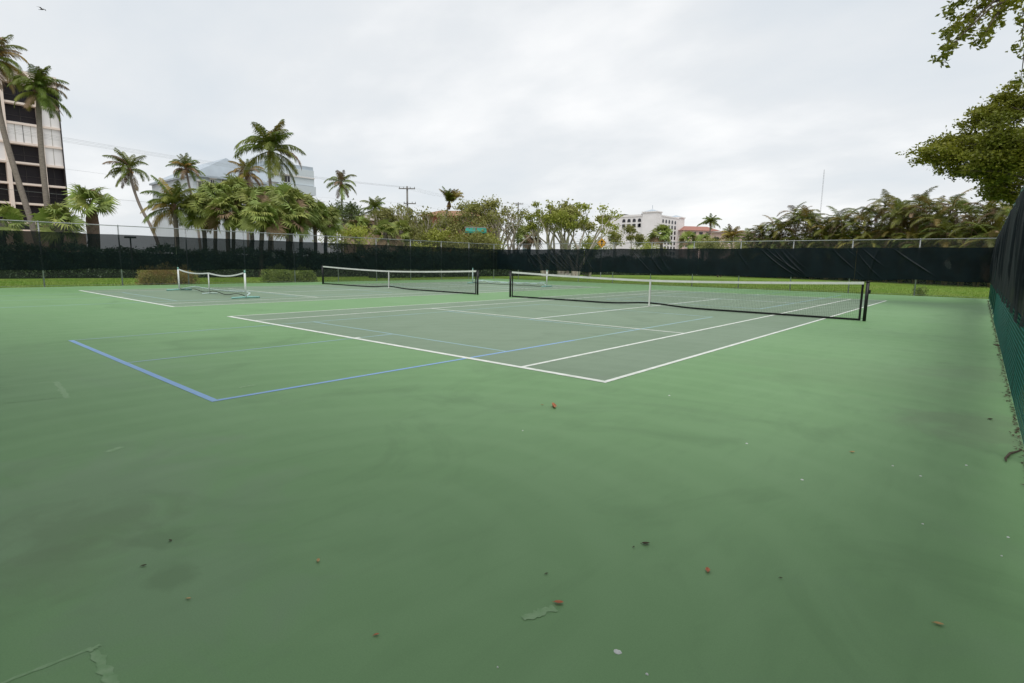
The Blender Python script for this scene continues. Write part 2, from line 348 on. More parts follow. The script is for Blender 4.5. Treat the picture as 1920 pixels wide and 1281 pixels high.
# ---------------------------------------------------------------- setting: ground and court
CX0, CX1, CY0, CY1 = -18.55, 14.86, -6.45, 30.35
ground = MB(); S = 1500
ground.quad((-S, -S, -0.06), (S, -S, -0.06), (S, S, -0.06), (-S, S, -0.06))
tag(ground.build('ground', M['sand']), kind='structure')
tag(MB().quad((-44, -40, -.056), (40, -40, -.056), (40, 92, -.056), (-44, 92, -.056)).build('lawn', M['grass']), kind='structure')
slab = MB().bb(CX0, CX1, CY0, CY1, -0.15, 0.0)
court = tag(slab.build('court_slab', M['court']), kind='structure')
BX = -14.72                                            # left doubles line of the far court
def sheet(name, x0, x1, y0, y1, z, m):
    return MB().quad((x0, y0, z), (x1, y0, z), (x1, y1, z), (x0, y1, z)).build(name, m, court)
for ox in (0.0, BX):
    sheet('playing_surface', ox, ox + 10.97, 0, 23.77, 0.0015, M['play'])
    l = lambda x0, x1, y0, y1: sheet('white_line', ox + x0, ox + x1, y0, y1, 0.0045, M['line'])
    l(0, 10.97, 0, .10); l(0, 10.97, 23.67, 23.77)
    for x in (0, 1.36, 9.54, 10.90): l(x, x + .07, .10, 23.67)
    for y in (5.475, 18.235): l(1.43, 9.54, y, y + .07)
    l(5.45, 5.52, 5.545, 18.235)
    l(5.45, 5.52, .10, .20); l(5.45, 5.52, 23.57, 23.67)
    for oy in (-3.62, 13.98):
        x0, x1 = ox + 2.46, ox + 8.56
        near = (ox == 0 and oy < 0)
        b = lambda a0, a1, b0, b1, mm=M['blue_faded']: sheet('blue_line', a0, a1, oy + b0, oy + b1, 0.003, mm)
        b(x0, x1, -.015, .06, M['blue'] if near else M['blue_faded']); b(x0, x1, 13.35, 13.41)
        b(x0, x0 + .05, .06, 13.35); b(x1 - .065, x1, .06, 6.5, M['blue'] if near else M['blue_faded']); b(x1 - .06, x1, 6.5, 13.35)
        b(x0 + .05, x1 - .065, 4.54, 4.59); b(x0 + .05, x1 - .065, 8.82, 8.87)
        xm = (x0 + x1) / 2
        b(xm - .025, xm + .025, .06, 4.54); b(xm - .025, xm + .025, 8.87, 13.35)
# old paint outlines and scuffs in the foreground
random.seed(11)
def stroke(p, q, w, seed):
    rg = random.Random(seed); mb = MB(); n = 14
    a = Vector(p); b = Vector(q); d = (b - a); nrm = Vector((-d.y, d.x)).normalized()
    L = []; R = []
    for i in range(n + 1):
        c = a + d * i / n + nrm * rg.uniform(-.12, .12) * w
        ww = w * rg.uniform(.25, .55)
        L.append((c.x + nrm.x * ww, c.y + nrm.y * ww, .0006 + .0002 * seed)); R.append((c.x - nrm.x * ww, c.y - nrm.y * ww, .0006 + .0002 * seed))
    for i in range(n): mb.quad(R[i], R[i + 1], L[i + 1], L[i])
    return mb.build('paint_scuff', M['scuff'], court)
def g2(px, py):
    p = on_z(px, py); return (p.x, p.y)
stroke(g2(105, 716), g2(127, 746), .07, 1); stroke(g2(-40, 729), g2(100, 716), .02, 2); stroke(g2(-30, 760), g2(120, 745), .015, 9)
stroke(g2(-60, 1306), g2(172, 1216), .022, 3); stroke(g2(178, 1222), g2(214, 1290), .045, 4); stroke(g2(166, 1222), g2(188, 1209), .025, 5)
stroke(g2(200, 848), g2(230, 838), .06, 6); stroke(g2(980, 1160), g2(1040, 1140), .055, 7); stroke(g2(448, 727), g2(478, 722), .05, 8)

# pale mow strip on the left and far edges
MB().bb(-18.72, -18.56, -40, 30.5, -0.12, -0.012).build('mow_strip', M['concrete'])['kind'] = 'structure'
MB().bb(-18.56, 15.2, 30.36, 30.50, -0.12, -0.016).build('mow_strip', M['concrete'])['kind'] = 'structure'

# grass blades in the strips that show
def grass_patch(n, poly_fn, seed, hmin=.04, hmax=.10):
    rng = np.random.default_rng(seed)
    x, y = poly_fn(rng, n); k = len(x)
    a = rng.uniform(0, 2 * PI, k); h = rng.uniform(hmin, hmax, k); w = rng.uniform(.008, .02, k)
    lx = rng.normal(0, .03, k); ly = rng.normal(0, .03, k)
    v = np.zeros((k, 3, 3)); v[:, 0] = np.c_[x - np.cos(a) * w, y - np.sin(a) * w, np.full(k, -.06)]
    v[:, 1] = np.c_[x + np.cos(a) * w, y + np.sin(a) * w, np.full(k, -.06)]; v[:, 2] = np.c_[x + lx, y + ly, h - .06]
    return v
def raw_mesh(name, v, m):                              # v: (n, k, 3) separate polygons
    n, k, _ = v.shape
    me = bpy.data.meshes.new(name); me.vertices.add(n * k); me.vertices.foreach_set('co', v.reshape(-1).astype(np.float32))
    me.loops.add(n * k); me.loops.foreach_set('vertex_index', np.arange(n * k, dtype=np.int32))
    me.polygons.add(n); me.polygons.foreach_set('loop_start', np.arange(0, n * k, k, dtype=np.int32))
    me.polygons.foreach_set('loop_total', np.full(n, k, dtype=np.int32)); me.materials.append(m); me.update(calc_edges=True); me.validate()
    return me
pa = grass_patch(55000, lambda r, n: (r.uniform(-30, -18.75, n), r.uniform(-9, 36, n)), 1)
pb = grass_patch(55000, lambda r, n: (r.uniform(-18, 16, n), 30.52 + 24 * r.uniform(0, 1, n) ** 1.5), 2)
tag(link('grass', raw_mesh('grass', np.concatenate([pa, pb]), M['blade'])), 'short mown lawn beyond the court fences', 'grass', kind='stuff')

# ---------------------------------------------------------------- tennis nets
def tennis_net(ox, label, seed):
    t = thing('tennis_net', label, 'tennis net', (ox + 5.485, 11.885, 0), group='tennis nets on the two courts')
    half = 6.40
    def top(x): return 0.925 + 0.145 * (abs(x) / half) ** 1.6
    def bot(x): return 0.035 + 0.085 * math.exp(-(x / 1.0) ** 2)
    for s in (-1, 1):
        MB().tube([(s * half, 0, 0), (s * half, 0, 1.06)], .042, 14).tube([(s * half, 0, 1.06), (s * half, 0, 1.085)], [.05, .046], 14).build('post', M['black'], t, True)
        w = MB(); w.box((s * (half - .115), 0, .53), (.055, .014, 1.0)); w.build('side_tape', M['tape'], t)
        MB().tube([(s * (half - .115), 0, 1.035), (s * half, 0, 1.05)], .006, 6).build('lacing', M['cord'], t)
        MB().tube([(s * (half - .115), 0, .06), (s * half, 0, .07)], .005, 6).build('lacing', M['cord'], t)
    wn = MB(); wn.box((half + .055, 0, .80), (.05, .06, .10)); wn.build('winder', M['black'], t)
    xs = [(-1 + 2 * i / 60) * (half - .09) for i in range(61)]
    def strip(z0, z1, th, m, name):
        mb = MB(); k = 0
        for x in xs:
            mb.v += [(x, -th, z0(x)), (x, th, z0(x)), (x, th, z1(x)), (x, -th, z1(x))]
        for i in range(len(xs) - 1):
            a = 4 * i; b = a + 4
            for p, q in ((0, 1), (1, 2), (2, 3), (3, 0)): mb.f.append((a + p, b + p, b + q, a + q))
        mb.f.append((0, 1, 2, 3)); e = 4 * (len(xs) - 1); mb.f.append((e + 3, e + 2, e + 1, e))
        return mb.build(name, m, t)
    strip(lambda x: top(x) - .07, lambda x: top(x), .012, M['band'], 'headband')
    strip(lambda x: bot(x) - .028, lambda x: bot(x) + .026, .008, M['tape'], 'bottom_tape')
    sp = MB(); sp.box((0, -.02, .475), (.055, .006, .90)); sp.box((0, .02, .475), (.055, .006, .90)); sp.box((0, 0, .928), (.055, .046, .006)); sp.build('centre_strap', M['band'], t)
    net = MB(); c = .0016
    def bar(p, q, ax):
        k = len(net.v)
        for P in (p, q):
            x, y, z = P
            if ax == 'v': net.v += [(x - c, y - c, z), (x + c, y - c, z), (x, y + c, z)]
            else: net.v += [(x, y - c, z - c), (x, y - c, z + c), (x, y + c, z)]
        for i in range(3): net.f.append((k + i, k + (i + 1) % 3, k + 3 + (i + 1) % 3, k + 3 + i))
    x = -half + .13
    while x < half - .13:
        bar((x, 0, bot(x) + .02), (x, 0, top(x) - .065), 'v'); x += .045
    for j in range(1, 22):
        f = j / 22
        for i in range(60):
            za_ = bot(xs[i]) + (top(xs[i]) - .07 - bot(xs[i])) * f; zb = bot(xs[i + 1]) + (top(xs[i + 1]) - .07 - bot(xs[i + 1])) * f
            bar((xs[i], 0, za_), (xs[i + 1], 0, zb), 'h')
    net.build('net_mesh', M['cord'], t)
    return t
tennis_net(0.0, 'black mesh tennis net with white headband across the nearer court', 1)
tennis_net(BX, 'black mesh tennis net with white headband across the farther left court', 2)

# ---------------------------------------------------------------- portable pickleball nets
def pickle_net(name, label, x0, x1, y, up):
    t = thing(name, label, 'pickleball net', ((x0 + x1) / 2, y, 0.0), group='portable pickleball nets')
    h = (x1 - x0) / 2
    for s in (-1, 1):
        pz = .92
        MB().tube([(s * h, 0, .05), (s * h, 0, pz)], .034, 12).build('post', M['pvc'] if (up or s > 0) else M['aqua'], t, True)
        MB().tube([(s * h, 0, pz), (s * h, 0, pz + .10)], .026, 10).build('post_cap', M['teal'], t, True)
        MB().tube([(s * h, -.50, .035), (s * h, -.12, .05), (s * h, .12, .05), (s * h, .50, .035)], .033, 10).build('foot', M['teal'], t, True)
        MB().tube([(s * h, 0, .06), (s * (h - .42), .34, .16), (s * (h - .9), .36, .20)], .028, 8).build('brace', M['aqua'], t, True)
    MB().tube([(-h + .9, .36, .20), (-h * .5, .36, .17), (0, .30, .16), (h * .5, .36, .17), (h - .9, .36, .20)], .026, 10).build('base_bar', M['aqua'], t, True)
    n = 48; xs = [-h + .10 + (2 * h - .20) * i / n for i in range(n + 1)]
    if up:
        MB().tube([(0, 0, .04), (0, 0, .83)], .022, 10).build('centre_post', M['pvc'], t, True)
        MB().tube([(0, -.28, .03), (0, 0, .05), (0, .30, .03)], .022, 8).build('centre_foot', M['aqua'], t, True)
        def top(x):
            u = abs(x) / h; return .86 + .10 * u ** 3 - .055 * math.sin(PI * min(1, u)) * (1.4 if x > 0 else .9)
        def bot(x): return .10 + .04 * math.sin(3 * x)
    else:
        def top(x): return .20 + .10 * (abs(x) / h) ** 4 + .04 * math.sin(5.1 * x)
        def bot(x): return .03 + .015 * math.sin(4 * x + 1)
    def strip(f0, f1, th, m, nm):
        mb = MB()
        for x in xs: mb.v += [(x, -th, f0(x)), (x, th, f0(x)), (x, th, f1(x)), (x, -th, f1(x))]
        for i in range(n):
            a = 4 * i; b = a + 4
            for p, q in ((0, 1), (1, 2), (2, 3), (3, 0)): mb.f.append((a + p, b + p, b + q, a + q))
        return mb.build(nm, m, t)
    strip(lambda x: top(x) - .05, top, .010, M['pvc'] if up else M['aqua'], 'top_tape')
    strip(lambda x: bot(x) - .012, lambda x: bot(x) + .012, .006, M['tape'], 'bottom_cord')
    net = MB(); c = .0011
    def bar(p, q, v):
        k = len(net.v)
        for x, z in (p, q):
            net.v += [(x - c, -c, z), (x + c, -c, z), (x, c, z)] if v else [(x, -c, z - c), (x, -c, z + c), (x, c, z)]
        for i in range(3): net.f.append((k + i, k + (i + 1) % 3, k + 3 + (i + 1) % 3, k + 3 + i))
    x = xs[0]
    while x < xs[-1]: bar((x, bot(x)), (x, top(x) - .04), True); x += .05
    m = 14 if up else 4
    for j in range(1, m):
        for i in range(n):
            zs = [bot(xx) + (top(xx) - .05 - bot(xx)) * j / m for xx in (xs[i], xs[i + 1])]
            bar((xs[i], zs[0]), (xs[i + 1], zs[1]), False)
    net.build('net_mesh', M['cord'], t)
pickle_net('pickleball_net', 'white portable pickleball net standing on the left court near side', -12.62, -6.08, 3.17, True)
pickle_net('pickleball_net', 'pale aqua portable net with slumped mesh lying low behind the tennis nets', -12.1, -5.85, 20.9, False)

# ---------------------------------------------------------------- fences
FH, S0, S1 = 2.95, 0.80, 2.53
def fence(name, label, a, b, side, nposts, screen_m, link_m, wrinkles, seed, panel=9.0, post_m=None, geo=None, phase=0.0, post_r=.03, fine=.08, folds=(), hang=.07, s1=S1, wav=1.0, nz=26, vert=False):
    """chain-link fence from a to b; side = +1/-1: windscreen hangs on the left/right of the direction a->b"""
    post_m = post_m or M['galv']
    A = Vector((a[0], a[1], 0)); B = Vector((b[0], b[1], 0)); D = (B - A); L = D.length; D.normalize(); Nn = Vector((-D.y, D.x, 0)) * side
    t = thing(name, label, 'fence', A, math.atan2(D.y, D.x), group='chain link fences round the courts')
    sg = side
    pm = MB().tube([(0, 0, -.05), (0, 0, FH - .02)], post_r, 10).tube([(0, 0, FH - .02), (0, 0, FH + .05)], [post_r * 1.25, post_r * .5], 10).mesh('post', post_m, True)
    step = L / nposts; i = 0
    x = phase
    while x <= L + .01:
        link('post', pm, t, (x, 0, 0)); x += 3.05
    MB().tube([(0, 0, FH), (L, 0, FH)], .021, 8).build('top_rail', post_m, t, True)
    MB().tube([(0, sg * .01, .06), (L, sg * .01, .06)], .004, 5).build('tension_wire', post_m, t)
    MB().quad((0, sg * .035, .03), (L, sg * .035, .03), (L, sg * .035, FH), (0, sg * .035, FH)).build('chain_link', link_m, t) if geo is None else geo(t, L, sg)
    # windscreen panels: gently billowing cloth with drag folds
    rg = random.Random(seed); x0 = 0.0
    while x0 < L - .5:
        x1 = min(L, x0 + panel)
        if L - x1 < 2.0: x1 = L
        nx = max(8, int((x1 - x0) / fine))
        fl = []
        for _ in range(int((x1 - x0) * wrinkles)):
            cx = rg.uniform(x0 - .5, x1); sl = rg.uniform(-.1, .25) - .35 if vert else rg.choice((1, 1, 1, -.6)) * rg.uniform(.7, 2.0); fl.append((cx, sl, rg.uniform(.03, .085), rg.uniform(.02, .055), rg.uniform(.3, 1.0)))
        fl += [q for q in folds if x0 - 2.5 < q[0] < x1]
        ph = rg.uniform(0, 6); mb = MB()
        for iz in range(nz + 1):
            w = iz / nz
            for ix in range(nx + 1):
                xx = x0 + (x1 - x0) * ix / nx
                edge = min(1, min(xx - x0, x1 - xx) / .4)
                zb = S0 + wav * (.035 * math.sin(xx * 1.03 + ph) - .02 * math.sin(xx * 2.06)); zt = s1 + .012 * math.sin(xx * 2.06 + ph) - .022 * abs(math.sin(xx * PI / 3.05))
                z = zb + (zt - zb) * w
                off = hang + .025 * math.sin(xx * 1.1 + ph) * math.sin(PI * w) + .012 * math.sin(xx * 4.3 + 2 * w + ph)
                for cx, sl, wd, am, ln in fl:
                    u = (1 - w); cc = cx + sl * u + .35 * u * u
                    dd = (xx - cc) / wd
                    if abs(dd) < 3: off += am * math.exp(-dd * dd) * min(1, 4 * w) * min(1, 3 * (1 - w) + .15) * (1 if u < ln else max(0, 1 - (u - ln) * 4))
                mb.v.append((xx, sg * (.05 + (off - .05) * (.2 + .8 * edge)), z))
        W_ = nx + 1
        for iz in range(nz):
            for ix in range(nx):
                k = iz * W_ + ix; mb.f.append((k, k + 1, k + W_ + 1, k + W_))
        mb.build('windscreen', screen_m, t, True)
        x0 = x1 + .015
    return t
XL, YB, XR, YN = -18.62, 30.42, 14.69, -6.32
FOLDS = [(on_y(px, 468, YB).x - XL - .1, sl, w, .05, 1.0) for px, sl, w in ((985, 1.3, .028), (1000, 1.7, .03), (1012, 2.1, .03), (1022, 1.2, .025), (1036, 1.6, .03), (1046, 1.3, .028), (1056, 1.5, .028), (1066, 1.2, .024), (1090, 1.0, .024), (1185, 1.4, .03), (1212, 1.1, .024), (1425, 1.9, .045), (1436, 2.1, .04), (1450, 1.4, .03), (1560, 1.5, .035), (1600, 1.2, .03))]
fence('chain_link_fence', 'long grey chain link fence with dark see-through screen along the left lawn', (XL, -12.9), (XL, YB), -1, 14, M['screen'], M['link_far'], .35, 3, phase=0.25)
fence('chain_link_fence', 'far chain link fence with draped dark screen before the palm thicket', (XL + .1, YB), (14.33, YB), -1, 11, M['screen_dense'], M['link_far'], .55, 5, phase=2.4, fine=.03, folds=FOLDS, nz=84)

def near_links(t, L, sg):
    """woven diamond wires of the near fence as geometry, a sheet farther off"""
    mb = MB(); p = .052; r = .0022; y0, y1 = 4.6, 22.0; zmax = S0 + .12
    def seg(a, b):
        k = len(mb.v)
        for P in (a, b):
            mb.v.extend([(P[0] - r, P[1], P[2] - r), (P[0] + r, P[1], P[2] - r), (P[0], P[1] + 1.6 * r, P[2] + r)])
        for i in range(3): mb.f.append((k + i, k + (i + 1) % 3, k + 3 + (i + 1) % 3, k + 3 + i))
    n = int((y1 - y0) / p)
    for i in range(n):
        x = y0 + i * p; z = .01; k = 0
        while z < zmax:
            xa = x + (p * .5 if k % 2 else -p * .02); xb = x + (-p * .02 if k % 2 else p * .5)
            if i % 2 == 0: xa, xb = xa, xb
            seg((xa + p * .25, sg * (.036 + .004 * (k % 2)), z), (xb + p * .25, sg * (.040 - .004 * (k % 2)), z + p * .5)); z += p * .5; k += 1
    tag(mb.build('chain_link_mesh', M['vinyl'], t), kind='stuff')
    MB().quad((22.0, sg * .036, .03), (L, sg * .036, .03), (L, sg * .036, FH), (22.0, sg * .036, FH)).build('chain_link', M['link_dark'], t)
    MB().quad((0, sg * .036, S1), (22.0, sg * .036, S1), (22.0, sg * .036, FH), (0, sg * .036, FH)).build('chain_link', M['link_dark'], t)
    MB().quad((0, sg * .036, .03), (4.6, sg * .036, .03), (4.6, sg * .036, S0), (0, sg * .036, S0)).build('chain_link', M['link_dark'], t)
fence('chain_link_fence', 'near green vinyl chain link fence with dark screen down the right side', (14.925, YN), (14.365, YB - .1), 1, 12, M['screen_near'], M['link_dark'], 1.1, 8, post_m=M['vinyl'], hang=.045, s1=2.86, wav=.5, fine=.03, vert=True, geo=near_links, phase=0.0)
fence('chain_link_fence', 'chain link fence with dark screen behind the near baseline', (XL + .1, YN), (14.74, YN), 1, 11, M['screen_dense'], M['link_far'], .4, 9, phase=0.6)

# fallen litter along the foot of the right fence
rng = np.random.default_rng(4)
k = 2200
yy = rng.uniform(-6, 29, k); xx = 14.83 - .0153 * yy - .045 - np.abs(rng.normal(0, .018, k)) - .05 * (np.sin(yy * 3.1) > .5) * rng.uniform(0, 1, k) ** 2; zz_ = rng.uniform(.002, .012, k)
an = rng.uniform(0, 2 * PI, k); ln = rng.uniform(.006, .024, k); wd = ln * rng.uniform(.25, .5, k)
ca, sa = np.cos(an), np.sin(an); tz = rng.uniform(-.006, .010, k)
vv = np.zeros((k, 4, 3))
vv[:, 0] = np.c_[xx - ca * ln, yy - sa * ln, zz_]; vv[:, 1] = np.c_[xx + sa * wd, yy - ca * wd, zz_ + .004]; vv[:, 2] = np.c_[xx + ca * ln, yy + sa * ln, zz_ + np.maximum(tz, -zz_ + .004)]; vv[:, 3] = np.c_[xx - sa * wd, yy + ca * wd, zz_ + .004]
tag(link('leaf_litter', raw_mesh('leaf_litter', vv, M['debris'])), 'dry leaf litter gathered along the foot of the right fence', 'leaf litter', kind='stuff')
tw = MB()
p0, p1, p2, p3 = [on_z(*q) for q in ((1912, 848), (1893, 853), (1885, 862), (1886, 868))]
tw.tube([p + Vector((0, 0, .012)) for p in (p0, p1, p2, p3)], [.006, .010, .009, .003], 6)
tag(tw.build('twig', M['bark_dark'], None, True), 'small dark hooked twig lying at the foot of the right fence', 'twig')
q0, q1, q2 = [on_z(*q) for q in ((1862, 647), (1871, 649), (1876, 650))]
tag(MB().tube([p + Vector((0, 0, .015)) for p in (q0, q1, q2)], [.006, .02, .008], 6).build('twig', M['bark_dark'], None, True), 'short dark twig beside the right fence farther up the court', 'twig')

# ---------------------------------------------------------------- palms
def frond_mesh(name, m, elev, bend, leaf_len, pairs, droop, seed, width=.022, plume=False):
    """unit-length feather frond leaving the origin towards +X at elevation elev, arching down by bend"""
    rg = random.Random(seed); mb = MB(); n = 14
    pts = []; x = z = 0.0; y = 0.0; side = rg.uniform(-.25, .25)
    for i in range(n + 1):
        pts.append(Vector((x, y, z))); s = i / n
        th = max(elev - bend * s ** 1.25, -1.5)
        x += math.cos(th) / n; z += math.sin(th) / n; y += side * s * s / n
    mb.tube([pts[0], pts[4], pts[8], pts[12], pts[n]], [.016, .011, .007, .004, .002], 4, cap=False)
    def P(s):
        f = s * n; i = min(int(f), n - 1); return pts[i].lerp(pts[i + 1], f - i), (pts[i + 1] - pts[i]).normalized()
    for j in range(pairs):
        s = .14 + .86 * (j + .5) / pairs
        c, T = P(s); ll = leaf_len * (.35 + .65 * math.sin(PI * min(1, (.12 + .88 * s) ** .8))) * rg.uniform(.8, 1.1)
        if s > .93: ll *= .75
        for sd in (-1, 1):
            if rg.random() < .05: continue
            Bn = Vector((-T.y, T.x, 0))
            Bn = Bn.normalized() if Bn.length > 1e-3 else Vector((0, 1, 0))
            up = T.cross(Bn) * 1.0
            if up.z < 0: up = -up
            d = (Bn * sd * .8 + T * (.55 + .5 * s) + up * (.30 if plume else .08)).normalized()
            g = Vector((0, 0, -1)) * droop * rg.uniform(.6, 1.3)
            a = c; b_ = a + d * ll * .5 + g * ll * .13; e_ = b_ + (d + g * .95).normalized() * ll * .5
            wv = T.cross(d).cross(d).normalized() if False else T.normalized()
            w = width * rg.uniform(.8, 1.2)
            k = len(mb.v)
            mb.v += [tuple(a - wv * w * .4), tuple(a + wv * w * .4), tuple(b_ + wv * w * .5), tuple(b_ - wv * w * .5), tuple(e_)]
            mb.f += [(k, k + 1, k + 2, k + 3), (k + 3, k + 2, k + 4)]
    return mb.mesh(name, m)
ELEVS = [(1.38, .95), (1.12, 1.55), (.78, 1.85), (.38, 1.75), (-.05, 1.35), (-.55, .85), (-1.1, .35)]
COCO = {}
for key, mm in (('g', M['coco']), ('y', M['coco_y']), ('d', M['dead'])):
    COCO[key] = [[frond_mesh('frond', mm, el, bd * (.85 + .3 * q), .34, 40, 1.5 if el > -.9 else .4, 100 + i * 7 + q, .023) for q in range(2)] for i, (el, bd) in enumerate(ELEVS)]
ARE = {}
for key, mm in (('g', M['areca']), ('y', M['areca_y']), ('d', M['dead'])):
    ARE[key] = [[frond_mesh('frond', mm, el, bd, .30, 28, .9, 300 + i * 7 + q, .026, True) for q in range(2)] for i, (el, bd) in enumerate([(1.25, 1.2), (1.0, 1.6), (.65, 1.8), (.25, 1.5), (-.9, .5)])]

def trunk_path(pix, d):
    pts = [at(px, py, d) for px, py in pix]
    return pts
def palm(label, crown, d, L, n, pix, wind=0.0, r0=.17, r1=.12, mix=(.82, .10, .08), seed=0, name='coconut_palm', group='coconut palms', lowest=5, nuts=True, cap_up=.0):
    rg = random.Random(seed)
    pts = [at(*crown, d)] + [at(px, py, d) for px, py in pix]
    a, b = pts[-2], pts[-1]
    v = (b - a); t = (0 - b.z) / v.z if v.z < -1e-3 else 0
    lean = min(1.0, t * math.hypot(v.x, v.y) / max(.001, b.z) ) if t > 0 else 0
    base = b + v * t if t > 0 else Vector((b.x, b.y, 0))
    hor = Vector((base.x - b.x, base.y - b.y, 0)); base = Vector((b.x, b.y, 0)) + hor * .6
    base.z = -.06
    T = thing(name, label, 'palm tree', (base.x, base.y, 0), group=group)
    O = Vector((base.x, base.y, 0))
    ctrl = [base] + pts[::-1]
    # smooth the trunk line
    path = []
    for i in range(len(ctrl) - 1):
        p0 = ctrl[max(i - 1, 0)]; p1 = ctrl[i]; p2 = ctrl[i + 1]; p3 = ctrl[min(i + 2, len(ctrl) - 1)]
        for k in range(5):
            s = k / 5
            path.append(.5 * ((2 * p1) + (p2 - p0) * s + (2 * p0 - 5 * p1 + 4 * p2 - p3) * s * s + (3 * p1 - p0 - 3 * p2 + p3) * s ** 3))
    path.append(ctrl[-1]); m_ = len(path)
    rad = [(r0 * 1.45 if i == 0 else r0 * 1.12 if i == 1 else r0 + (r1 - r0) * i / (m_ - 1)) * (1 + .04 * math.sin(i * 2.1)) for i in range(m_)]
    tr = MB().tube([p - O for p in path], rad, 10).build('trunk', M['bark'], T, True)
    C = pts[0] - O
    # crownshaft of fibre and boots
    MB().tube([C + Vector((0, 0, -.75)), C + Vector((0, 0, -.3)), C + Vector((0, 0, .05)), C + Vector((0, 0, .35))], [r1 * 1.02, r1 * 1.9, r1 * 2.0, r1 * .8], 8).build('crown_shaft', M['bark_red'], T, True)
    wd = math.atan2(_r0.y, _r0.x)
    n = int(n * 1.35)
    for i in range(n):
        f = (i + .5) / n
        az = i * 2.39996 + rg.uniform(-.3, .3)
        li = min(lowest, int(f * (lowest + .99)))
        if wind:
            dirw = math.cos(az - wd) * wind
            if dirw < -.2 and rg.random() < .6: az = wd + (0 if wind > 0 else PI) + rg.uniform(-1.2, 1.2)
            elif dirw < -.2: li = max(0, li - 1)
        u = rg.random()
        key = 'g' if u < mix[0] else ('y' if u < mix[0] + mix[1] else 'd')
        if li >= 5 and rg.random() < .45: key = 'd' if rg.random() < .6 else 'y'
        me = COCO[key][li][rg.randrange(2)]
        sc_ = L * rg.uniform(.88, 1.22) * (.85 if li == 0 else 1)
        link('frond', me, T, C + Vector((0, 0, .15 - .05 * li)), (rg.uniform(-.12, .12), rg.uniform(-.1, .1), az), (sc_, sc_, sc_))
    if nuts:
        for q in range(5):
            aa = q * 1.3; c = C + Vector((math.cos(aa) * .26, math.sin(aa) * .26, -.22 - .08 * (q % 2)))
            MB().tube([c + Vector((0, 0, -.15)), c + Vector((0, 0, -.07)), c + Vector((0, 0, .06)), c + Vector((0, 0, .14))], [.03, .115, .11, .03], 7).build('coconut', M['leaf_tan'] if q % 2 else M['coco_y'], T, True)
    return T

palm('tall coconut palm at the left edge, trunk slanting across the apartment tower', (-14, 112), 38.5, 2.3, 20, [(0, 215), (22, 300), (63, 430), (84, 505)], .5, .21, .15, seed=1)
palm('coconut palm with hanging brown fronds in front of the apartment tower corner', (72, 172), 39, 1.95, 22, [(74, 235), (82, 330), (94, 430), (103, 500)], .4, .21, .15, (.76, .10, .14), seed=2)
palm('leaning coconut palm right of the stout fan palm, trunk curving to the right', (243, 318), 62, 2.45, 18, [(248, 345), (262, 385), (283, 425), (298, 462)], -.5, .19, .13, (.82, .05, .13), seed=3)
palm('short bushy coconut palm with yellowish lower fronds left of the fan palm grove', (326, 390), 46, 2.75, 19, [(329, 412), (331, 440), (332, 465)], 0, .2, .17, (.70, .3, .0), seed=4, lowest=4)
palm('slender coconut palm with compact crown beside the blue-grey building', (349, 318), 72, 2.15, 24, [(354, 345), (362, 380), (370, 420), (374, 450)], .1, .17, .12, (.78, .14, .08), seed=5, lowest=4)
palm('tallest coconut palm with long arching windblown fronds above the fan palm grove', (507, 283), 62, 3.75, 22, [(504, 312), (507, 350), (508, 400), (509, 440)], .7, .2, .13, (.82, .15, .03), seed=6)
palm('brownish palm half hidden left of the tallest coconut palm', (463, 325), 70, 2.3, 18, [(463, 350), (464, 400), (465, 440)], 0, .18, .13, (.2, .4, .4), seed=7)
palm('slim lone coconut palm standing clear against the sky right of the grove', (640, 345), 84, 2.6, 15, [(641, 365), (641, 400), (641, 430), (641, 460)], 0, .17, .12, (.75, .1, .15), seed=8)
palm('windswept yellow green palm in front of the orange tiled roof', (842, 383), 78, 2.5, 20, [(837, 402), (836, 420), (838, 450)], .9, .17, .13, (.35, .65, 0), seed=9, lowest=1)
palm('small distant coconut palm above the red roofed building', (1332, 420), 150, 3.3, 16, [(1331, 440), (1330, 460)], 0, .2, .15, (1, 0, 0), seed=10, lowest=3, nuts=False)
palm('dark green feathery palm right of the lone slim coconut palm', (703, 394), 74, 2.3, 18, [(704, 410), (705, 430), (706, 455)], .2, .17, .14, (1, 0, 0), seed=12, lowest=4, nuts=False)
palm('pale olive feathery palm left of the areca thicket', (1372, 447), 95, 2.5, 18, [(1372, 460), (1372, 475)], 0, .15, .12, (.3, .5, .2), seed=13, lowest=3, nuts=False)

def fan_mesh(name, m, seed, elev, droop, segs=21):
    """unit fan leaf on a stalk leaving the origin towards +X"""
    rg = random.Random(seed); mb = MB()
    e = elev; c = Vector((.42 * math.cos(e), 0, .42 * math.sin(e)))
    mb.tube([(0, 0, 0), c * .5 + Vector((0, 0, .02)), c], [.018, .014, .010], 4, cap=False)
    F = Vector((math.cos(e - .35), 0, math.sin(e - .35))); S_ = Vector((0, 1, 0)); U = F.cross(S_); U = U if U.z > 0 else -U
    for i in range(segs):
        a = (-1 + 2 * (i + .5) / segs) * 2.05
        d = (F * math.cos(a) + S_ * math.sin(a) + U * (.18 * abs(math.sin(a)))).normalized()
        l = (.60 - .13 * abs(a) / 2.05) * rg.uniform(.88, 1.08)
        tng = (S_ * math.cos(a) - F * math.sin(a)).normalized(); w = l * .060
        mid = c + d * l * .6 + Vector((0, 0, -.02)); tip = mid + (d + Vector((0, 0, -droop * rg.uniform(.6, 1.6)))).normalized() * l * .5
        k = len(mb.v)
        fold = U * (.012 if i % 2 else -.012)
        mb.v += [tuple(c), tuple(mid - tng * w + fold), tuple(mid + tng * w - fold), tuple(tip)]
        mb.f += [(k, k + 1, k + 2), (k + 1, k + 3, k + 2)]
    return mb.mesh(name, m)
FANE = [1.35, 1.05, .7, .35, -.05, -.55, -1.1]
